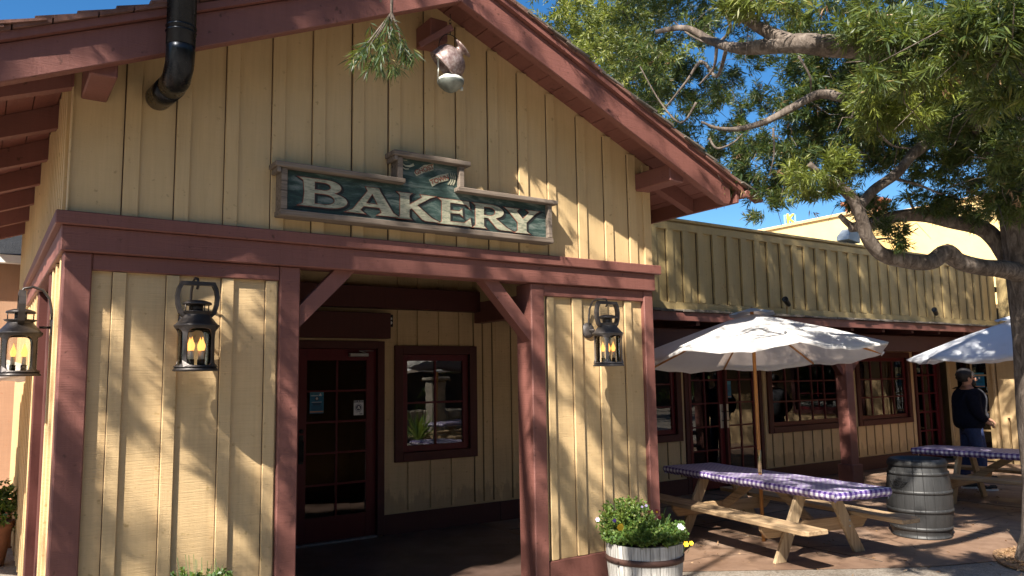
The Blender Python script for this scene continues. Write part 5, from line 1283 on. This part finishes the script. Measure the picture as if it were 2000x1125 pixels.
# hanging spray
hc = at(752, 95, 2.95)
Cs, As = [], []
for px, py, n_ in ((762, 40, 2), (750, 62, 3), (728, 78, 3), (778, 84, 3), (742, 108, 4), (715, 104, 3), (788, 110, 3), (762, 126, 3), (697, 112, 3), (722, 60, 2), (800, 98, 2), (752, 90, 4), (735, 128, 2), (775, 60, 2)):
    for _ in range(n_):
        c = np.array(at(px+rng.normal()*7, py+rng.normal()*7, 2.95+rng.normal()*.05)); Cs.append(c); As.append(c-np.array(at(768, 0, 2.95))+rng.normal(size=3)*.05)
leaf_object('spray', Cs, As, .06, 16, .056, .0026, M['leaf'], lt, np.full(len(Cs), .0), spread=.8, droop=.35)
for q in ((715, 100), (735, 75), (785, 105), (755, 120), (700, 108)):
    MB().tube([at(766, -40, 2.9), at(765, 25, 2.95), at((765+q[0])/2+4, (25+q[1])/2-6, 2.95), at(q[0], q[1], 2.95)], [.007, .005, .0035, .0018], 6).build('twig', M['bark'], lt)

# ------------------------------------------------------------------ planting
def flower(c, r, mat, parent, n=5, nrm=(-.5, -.8, .4), ctr=None):
    m = MB(); nz = Vector(nrm).normalized(); Tm = Matrix.Translation(c) @ nz.to_track_quat('Z', 'Y').to_matrix().to_4x4()
    for k in range(n):
        a = 2*math.pi*k/n; ca, sa = math.cos(a), math.sin(a)
        def p(u, v, h): return Tm @ Vector((ca*u-sa*v, sa*u+ca*v, h))
        m.quad([p(0, 0, 0), p(r*.6, -r*.42, r*.12), p(r*1.0, 0, r*.22), p(r*.6, r*.42, r*.12)])
    o = m.build('flower', mat, parent)
    return o
def planter_plants(name, label, c, r, h, n, fl):
    t = thing(name, label, 'plant', (c[0], c[1], c[2]))
    cen, ax = [], []
    for _ in range(n):
        a = rng.uniform(0, 2*math.pi); q = math.sqrt(rng.random()); x, y = q*r*math.cos(a), q*r*math.sin(a)
        bump_ = h*(1-.45*q*q) * (.75+.5*mnoise.noise(Vector((x*7+c[0], y*7, 3))))
        z = bump_*rng.uniform(.35, 1.0)
        cen.append((c[0]+x, c[1]+y, c[2]+z)); ax.append((x*2.0, y*2.0, .35))
    leaf_object('foliage', cen, ax, .05, 16, .026, .0085, M['herb'], t, rng.random(n)*.15, spread=.9, droop=0)
    m = MB()
    for _ in range(26):
        a = rng.uniform(0, 2*math.pi); q = rng.random()*.8*r; m.tube([(c[0]+q*math.cos(a)*.5, c[1]+q*math.sin(a)*.5, c[2]-.02), (c[0]+q*math.cos(a), c[1]+q*math.sin(a), c[2]+h*rng.uniform(.7, 1.12))], .0018, 4)
    m.build('stems', M['herb'], t)
    return t
pc = (PL1[0], PL1[1], .43)
g = planter_plants('flowering_plant', 'bushy green bedding plants with pansies filling the barrel planter', pc, .315, .22, 820, 1)
# taller left mound
cen, ax = [], []
for _ in range(430):
    s_ = rng.normal(size=3)*.45; s_ = s_/max(1, np.linalg.norm(s_)); P = np.array([pc[0]-.10, pc[1]+.09, pc[2]+.17]) + s_*np.array([.21, .19, .165]); cen.append(P); ax.append(s_+np.array([0, 0, .6]))
leaf_object('foliage', cen, ax, .05, 16, .022, .008, M['herb'], g, rng.random(430)*.3, spread=.9, droop=0)
def pf(px, py, d): return at(px, py, d)
dP = 5.55
for px, py, r, mt in ((1211, 1031, .026, 'petal_yellow'), (1213, 1028, .022, 'petal_yellow'), (1167, 1015, .017, 'petal_lilac'), (1200, 1017, .015, 'petal_purple'), (1283, 999, .019, 'petal_red'), (1288, 1011, .016, 'petal_red'), (1328, 1028, .022, 'petal_white'), (1332, 1031, .018, 'petal_white'), (1340, 1063, .022, 'petal_yellow'), (1350, 1061, .018, 'petal_yellow'), (1262, 988, .012, 'petal_lilac'), (1254, 990, .010, 'petal_lilac')):
    c = pf(px, py, dP+(.1 if py < 1010 else 0)); flower(c, r, M[mt], g, 6)
    MB().tube([c, c+Vector((.01*(1 if px < 1260 else -1), .03, -.07))], .0015, 4).build('flower_stem', M['herb'], g)
cc = pf(1283, 1000, dP+.095); flower(cc, .009, M['petal_yellow'], g, 5)
planter_plants('leafy_plant', 'small green plant at the foot of the left front panel', (PL2[0], PL2[1], .42), .22, .31, 420, 0)

# mulch bed at the tree, with leaf litter
m = MB(); pts = [(8.13+.60*math.cos(a)*(1+.06*math.sin(3*a)), 3.20+.55*math.sin(a)*(1+.05*math.cos(4*a)), .009) for a in np.linspace(0, 2*math.pi, 41)[:-1]]; m.poly(pts, (0, 0, .02)); o = m.build('mulch_bed', M['mulch']); struct(o, 'stuff')
n_ = 900; a = rng.uniform(0, 6.28, n_); q = np.sqrt(rng.random(n_))*.56
leaf_cen = np.stack([8.13+q*np.cos(a), 3.20+q*np.sin(a)*.92, np.full(n_, .03)], 1)
o = leaf_object('wood_chips', leaf_cen, rng.normal(size=(n_, 3))*np.array([1, 1, .15]), .02, 4, .032, .007, M['dead_leaf'], None, None, .6, 0); struct(o, 'stuff')
n_ = 800; lc = np.stack([rng.uniform(4.5, 13, n_), rng.uniform(2.0, 7.6, n_), np.full(n_, .014)], 1)
o = leaf_object('fallen_leaves', lc, rng.normal(size=(n_, 3))*np.array([1, 1, .05]), .02, 1, .05, .006, M['dead_leaf'], None, None, .4, .0); struct(o, 'stuff')

# ------------------------------------------------------------------ people
def skin_mesh(name, joints, edges, radii, mat, parent, lev=2):
    me = bpy.data.meshes.new(name); me.from_pydata(joints, edges, []); o = bpy.data.objects.new(name, me); COL.objects.link(o)
    if parent: o.parent = parent
    sk_ = o.modifiers.new('skin', 'SKIN'); o.modifiers.new('sub', 'SUBSURF').render_levels = lev
    o.modifiers['sub'].levels = lev; sk_.use_smooth_shade = True
    lay = me.skin_vertices[0].data if me.skin_vertices else None
    if lay is None:
        bm = bmesh.new(); bm.from_mesh(me); bm.verts.layers.skin.verify(); bm.to_mesh(me); bm.free(); lay = me.skin_vertices[0].data
    for i, r in enumerate(radii): lay[i].radius = (r, r) if not hasattr(r, '__len__') else r; lay[i].use_root = (i == 0)
    me.materials.append(mat); return o
def person(label, loc, rz, top, legs, hairm, beard=True, h=1.0):
    t = thing('person', label, 'person', loc, rz)
    J = [(0, 0, .93), (0, .01, 1.12), (0, .0, 1.33), (0, .0, 1.44), (0, -.01, 1.51), (0, -.02, 1.57), (0, -.025, 1.64)]
    Rd = [(.11, .09), (.14, .12), (.15, .11), (.10, .08), (.058, .06), (.078, .088), (.075, .088)]
    E_ = [(i, i+1) for i in range(6)]
    def add(p, r, par): J.append(p); Rd.append(r); E_.append((par, len(J)-1)); return len(J)-1
    for s in (-1, 1):
        a = add((s*.085, 0, .85), .07, 0); k = add((s*.115, -.015+.03*s, .48), .05, a); an = add((s*.12, .02+.05*s, .09), .038, k); f = add((s*.13, -.09+.05*s, .045), .036, an); add((s*.135, -.17+.05*s, .03), .028, f)
        sh = add((s*.185, 0, 1.40), .062, 3); el = add((s*.25, .03, 1.13), .045, sh); wr = add((s*.20, -.14, .98), .027, el); pm = add((s*.175, -.20, .95), .026, wr)
        for q, (dx, dy, dz, l) in enumerate(((-.022, -.03, -.01, .035), (-.008, -.045, -.012, .04), (.006, -.045, -.016, .038), (.018, -.036, -.022, .03))):
            b1 = add((s*(.175)+dx, -.20+dy, .95+dz-.012), .009, pm); add((s*(.175)+dx*1.1, -.20+dy-.012, .95+dz-.012-l), .0075, b1)
        th = add((s*.15, -.215, .965), .011, pm); add((s*.135, -.235, .94), .009, th)
    # nose, chin, ears
    add((0, -.128, 1.60), .014, 6)
    skin_mesh('body', J, E_, Rd, M['skin'], t)
    Jj = [(0, 0, .84), (0, 0, 1.0), (0, 0, 1.2), (0, 0, 1.34), (0, .01, 1.44), (0, .015, 1.50)]; Rj = [(.215, .21), (.235, .23), (.23, .22), (.21, .18), (.15, .13), (.09, .09)]
    Ej = [(i, i+1) for i in range(5)]
    for s in (-1, 1):
        n0 = len(Jj); Jj += [(s*.185, .005, 1.385), (s*.27, .035, 1.13), (s*.205, -.13, .985)]; Rj += [.105, .088, .062]; Ej += [(3, n0), (n0, n0+1), (n0+1, n0+2)]
    skin_mesh('jacket', Jj, Ej, Rj, top, t)
    Jl = [(0, 0, .95)]; Rl = [(.12, .11)]; El = []
    for s in (-1, 1):
        n0 = len(Jl); Jl += [(s*.085, 0, .84), (s*.115, -.015+.03*s, .48), (s*.12, .02+.05*s, .10)]; Rl += [.105, .082, .068]; El += [(0, n0), (n0, n0+1), (n0+1, n0+2)]
    skin_mesh('trousers', Jl, El, Rl, legs, t)
    for s in (-1, 1):
        m = MB(); y = .05*s
        prof = [(-.048, .05+y), (-.048, -.10+y), (-.03, -.19+y), (.03, -.19+y), (.048, -.10+y), (.045, .05+y), (0, .075+y)]
        m.poly([(s*.125+a, c, .022) for a, c in prof], (0, 0, .055)); bmesh.ops.bevel(m.bm, geom=list(m.bm.edges), offset=.014, segments=2, affect='EDGES'); sh = m.build('shoe', M['shoe'], t, world=False)
        m = MB(); m.poly([(s*.125+a*1.06, c*1.02, .0) for a, c in prof], (0, 0, .024)); m.build('sole', M['sole'], sh, world=False)
    # hair: a cap of uneven volume
    bm = bmesh.new(); bmesh.ops.create_icosphere(bm, subdivisions=4, radius=1)
    for v in bm.verts:
        k = 1+.10*mnoise.noise(v.co*3.5)+.05*mnoise.noise(v.co*9); v.co = Vector((v.co.x*.098*k, v.co.y*.118*k+.018, v.co.z*.112*k+1.652))
    bmesh.ops.delete(bm, geom=[v for v in bm.verts if (v.co.y < -.055 and v.co.z < 1.675) or v.co.z < 1.555 or (v.co.y < -.0 and v.co.z < 1.60)], context='VERTS')
    for f in bm.faces: f.smooth = True
    me = bpy.data.meshes.new('hair'); bm.to_mesh(me); bm.free(); me.materials.append(hairm); o = bpy.data.objects.new('hair', me); COL.objects.link(o); o.parent = t
    if beard:
        bm = bmesh.new(); bmesh.ops.create_icosphere(bm, subdivisions=3, radius=1)
        for v in bm.verts:
            k = 1+.12*mnoise.noise(v.co*4); v.co = Vector((v.co.x*.07*k, v.co.y*.055*k-.078, v.co.z*.06*k+1.535))
        for f in bm.faces: f.smooth = True
        me = bpy.data.meshes.new('beard'); bm.to_mesh(me); bm.free(); me.materials.append(hairm); o = bpy.data.objects.new('beard', me); COL.objects.link(o); o.parent = t
    for s in (-1, 1):
        bm = bmesh.new(); bmesh.ops.create_icosphere(bm, subdivisions=2, radius=1)
        for v in bm.verts: v.co = Vector((v.co.x*.009+s*.083, v.co.y*.018+.0, v.co.z*.03+1.605))
        me = bpy.data.meshes.new('ear'); bm.to_mesh(me); bm.free(); me.materials.append(M['skin']); o = bpy.data.objects.new('ear', me); COL.objects.link(o); o.parent = t
        bm = bmesh.new(); bmesh.ops.create_icosphere(bm, subdivisions=2, radius=.011, matrix=Matrix.Translation((s*.032, -.100, 1.622)))
        me = bpy.data.meshes.new('eye'); bm.to_mesh(me); bm.free(); me.materials.append(M['hair']); o = bpy.data.objects.new('eye', me); COL.objects.link(o); o.parent = t
    t.scale = (h*1.02, h*1.02, h)
    return t
person('bearded man in dark navy jacket and jeans standing behind the far table', (12.12, 5.86, .008), R(52), M['navy'], M['jeans'], M['hair'], h=1.0)
person('person in patterned top mostly hidden behind the man in navy', (13.22, 6.34, .008), R(52), M['flesh_shirt'], M['jeans'], M['hair'], False, h=.98)

# ------------------------------------------------------------------ far buildings
fb = thing('stucco_building', 'plain cream-yellow stucco building rising behind the shop parapet', 'building', (34, 22, 0))
b = MB(); b.box(32.9, 42, 19.8, 46, 0, 9.0, .02); b.box(36.2, 48, 2, 19.79, 0, 9.3, .02); b.build('wall', M['far_stucco'], fb)
b = MB(); b.box(32.8, 42, 19.7, 46, 9.0, 9.14, .01); b.box(36.1, 48, 2, 19.69, 9.3, 9.45, .01); b.build('coping', simple('coping', (.62, .42, .22), .9), fb)
b = MB(); b.box(35.0, 36.2, 20.5, 22.0, 9.14, 9.95, .02); b.box(34.85, 36.35, 20.35, 22.15, 9.951, 10.12, .02); b.build('chimney', simple('brick_red', (.32, .13, .08), .9, 0, .3, 12), fb)
kb = thing('letter_sign', 'pale blue rooftop sign with a yellow letter K against the sky', 'sign', (42, 33.0, 9.0))
KP = at(1543, 430, 48); kx, ky, kz = KP
sc_ = 48/FPX
kb.location = (kx, ky, kz-12*sc_)
bb = MB()
fr0, fr1 = -12*sc_, 11*sc_
def kbx(u0, u1, z0, z1, d0=0, d1=.1): return (u0, u1, z0, z1)
rot = Matrix.Translation(kb.location) @ Matrix.Rotation(R(-34), 4, 'Z')
for (u0, u1, z0, z1) in ((fr0, fr1, 0, .09), (fr0, fr1, .62, .71), (fr0, fr0+.09, .09, .62), (fr1-.09, fr1, .09, .62)): bb.box(u0, u1, -.06, .06, z0, z1, 0, rot)
for u in (fr0+.1, fr1-.1): bb.tube([rot @ Vector((u, 0, 0)), rot @ Vector((u, 0, -9))], .05, 6)
bb.build('frame', simple('pale_blue_frame', (.22, .48, .55), .5), kb)
cu = bpy.data.curves.new('k', 'FONT'); cu.body = 'K'; cu.size = .82; cu.extrude = .03; cu.align_x = 'CENTER'; cu.align_y = 'CENTER'; cu.offset = .02
tt = bpy.data.objects.new('kt', cu); COL.objects.link(tt); me = bpy.data.meshes.new_from_object(tt.evaluated_get(bpy.context.evaluated_depsgraph_get())); bpy.data.objects.remove(tt)
me.transform(Matrix.Rotation(R(-34), 4, 'Z') @ Matrix.Translation((0, -.1, .42)) @ Matrix.Rotation(R(90), 4, 'X')); me.materials.clear(); me.materials.append(simple('yellow_letter', (.75, .50, .06), .5)); o = bpy.data.objects.new('lettering', me); COL.objects.link(o); o.parent = kb

# left neighbour
nb = thing('salmon_building', 'salmon-brown boarded building with a black roof beyond the left corner', 'building', (-1.5, 12, 0))
b = MB(); b.box(-7, .56, 12.0, 12.2, 0, 3.38, 0); b.box(.45, .62, 11.5, 12.0, 0, 3.4, 0); b.build('wall', M['salmon_wall'], nb)
MB().box(-7, .60, 11.75, 11.85, 3.29, 3.40, .004).build('gutter', M['white_paint'], nb)
b = MB(); b.poly([(-7, 11.74, 3.40), (-7, 13.5, 4.35), (-7, 13.5, 4.2), (-7, 11.9, 3.35)], (7.7, 0, 0)); b.build('roof', M['roof_black'], nb)
b = MB(); b.tube([(.50, 11.8, 3.34), (.50, 11.85, 3.15), (.52, 11.96, 3.05)], .04, 8); b.build('downpipe', M['white_paint'], nb)
def pot(label, loc, r, h, plant):
    t = thing('clay_pot', label, 'pot', loc, 0, 'clay pots by the left building')
    m = MB(); m.lathe([(0, 0), (r*.7, 0), (r*.95, h*.7), (r, h*.82), (r*1.08, h*.85), (r*1.08, h), (r*.95, h), (r*.93, h*.9), (0, h*.88)], 28); m.build('pot_body', M['terracotta'], t, world=False)
    if plant:
        p = thing('potted_plant', plant, 'plant', (loc[0], loc[1], h*.9))
        n = 260; s_ = rng.normal(size=(n, 3))*.4; cen = np.array([loc[0], loc[1], h+.16])+s_*np.array([.26, .26, .22]); leaf_object('foliage', cen, s_+np.array([0, 0, .5]), .06, 12, .045, .012, M['herb'], p, rng.random(n)*.2)
pot('clay pot holding a leafy plant near the left edge', (.17, 9.3, 0), .19, .42, 'green plant in a clay pot at the left edge')
pot('empty clay pot behind the planted one near the left corner', (.33, 10.3, 0), .17, .50, None)

# ------------------------------------------------------------------ behind the camera, shows in the glass; hall and trees added to darken it
picnic_table('wooden picnic table mirrored in the porch window', 'purple checked tablecloth mirrored in the porch window', (10.2, -1.0, .0), R(62), seed=4)
umbrella('white umbrella mirrored in the porch window', (9.9, -1.6, 0), R(10), 1.4, 2.45, .46, 0, M['canvas'], (1, 0, 0), M['pole_wood'], seed=12)
rw = thing('stone_wall', 'low rubble stone wall with a pillar mirrored in the porch window', 'wall', (10, -3.6, 0))
b = MB()
for i in range(70):
    x = 5+ (i % 24)*.42+U(-.05, .05); row = i//24; b.box(x, x+.40, -3.9, -3.5+U(-.03, .03), row*.30, row*.30+.28, .04)
b.box(5, 15, -3.88, -3.56, 0, .88, 0); b.build('wall_stones', M['stone'], rw)
b = MB(); b.box(10.5, 10.95, -3.4, -2.95, 0, 1.7, .05); b.box(10.42, 11.03, -3.48, -2.87, 1.701, 1.8, .03); b.build('pillar', M['stone'], rw)
ag = thing('spiky_plant', 'spiky green agave mirrored in the porch window', 'plant', (8.9, -.7, 0))
m = MB()
for k in range(34):
    a = 2.4*k; e = R(20+55*((k*7) % 34)/34); L = U(.75, 1.05); d = Vector((math.cos(a)*math.cos(e), math.sin(a)*math.cos(e), math.sin(e))); s_ = d.cross(Vector((0, 0, 1))).normalized()*.035; c = Vector((8.9, -.7, .25)); c2 = c+d*L*.5; tpt = c+d*L+Vector((0, 0, -.08))
    m.quad([c-s_*.6, c2-s_, c2+s_, c+s_*.6]); m.bm.faces.new([m.bm.verts.new(q) for q in (c2-s_, tpt, c2+s_)])
m.build('leaves', M['agave'], ag)
def bg_tree(x, y, h, r, seed, label):  # added trees, so the glass reflects dark leaves instead of bright sky
    t = thing('background_tree', label, 'tree', (x, y, 0), 0, 'added trees behind the camera')
    MB().tube([(x, y, 0), (x+.1, y, h*.4), (x, y+.1, h*.7)], [.22, .17, .08], 10).build('trunk', M['bark'], t)
    n = 420; subs = rng.normal(size=(12, 3))*.5; s_ = subs[rng.integers(0, 12, n)]+rng.normal(size=(n, 3))*.28
    cen = np.array([x, y, h*.62])+s_*np.array([r, r, h*.42]); leaf_object('crown', cen, s_+np.array([0, 0, .4]), .5, 16, .30, .06, M['leaf'], t, np.full(n, .05))
for i, (x, y, h, r) in enumerate(((-9, -11, 8, 2.6), (-4, -13, 9, 3), (1.5, -12, 8, 2.6), (6.5, -13, 9, 3), (12, -12, 8.5, 3), (17.5, -12, 9, 3), (23, -10, 9, 3), (30, -10, 9, 3.4), (37, -12, 10, 3.6), (45, -12, 10, 4), (-14, -6, 9, 3), (-15, 2, 9, 3))):
    bg_tree(x, y, h, r, i, ('broad', 'tall', 'narrow', 'rounded', 'spreading')[i % 5] + ' green tree added behind the camera, number ' + ('one', 'two', 'three', 'four', 'five', 'six', 'seven', 'eight', 'nine', 'ten', 'eleven', 'twelve')[i] + ' from the left end of the row')
op = thing('reflection_hall', 'long dark brown timber hall added behind the photographer to darken the window reflections', 'building', (4, -17, 0))  # hall put in behind the camera to keep the window reflections dark
b = MB(); b.box(-20, 75, -19, -17, 0, 4.6, 0); b.build('wall', simple('dark_timber_hall', (.075, .045, .03), .9, 0, .3, 3), op)
b = MB(); b.poly([(-20, -16.4, 4.6), (-20, -19.5, 6.6), (-20, -22, 4.6)], (95, 0, 0)); b.build('roof', M['shingle_grey'], op)
print('objects', len(bpy.data.objects))
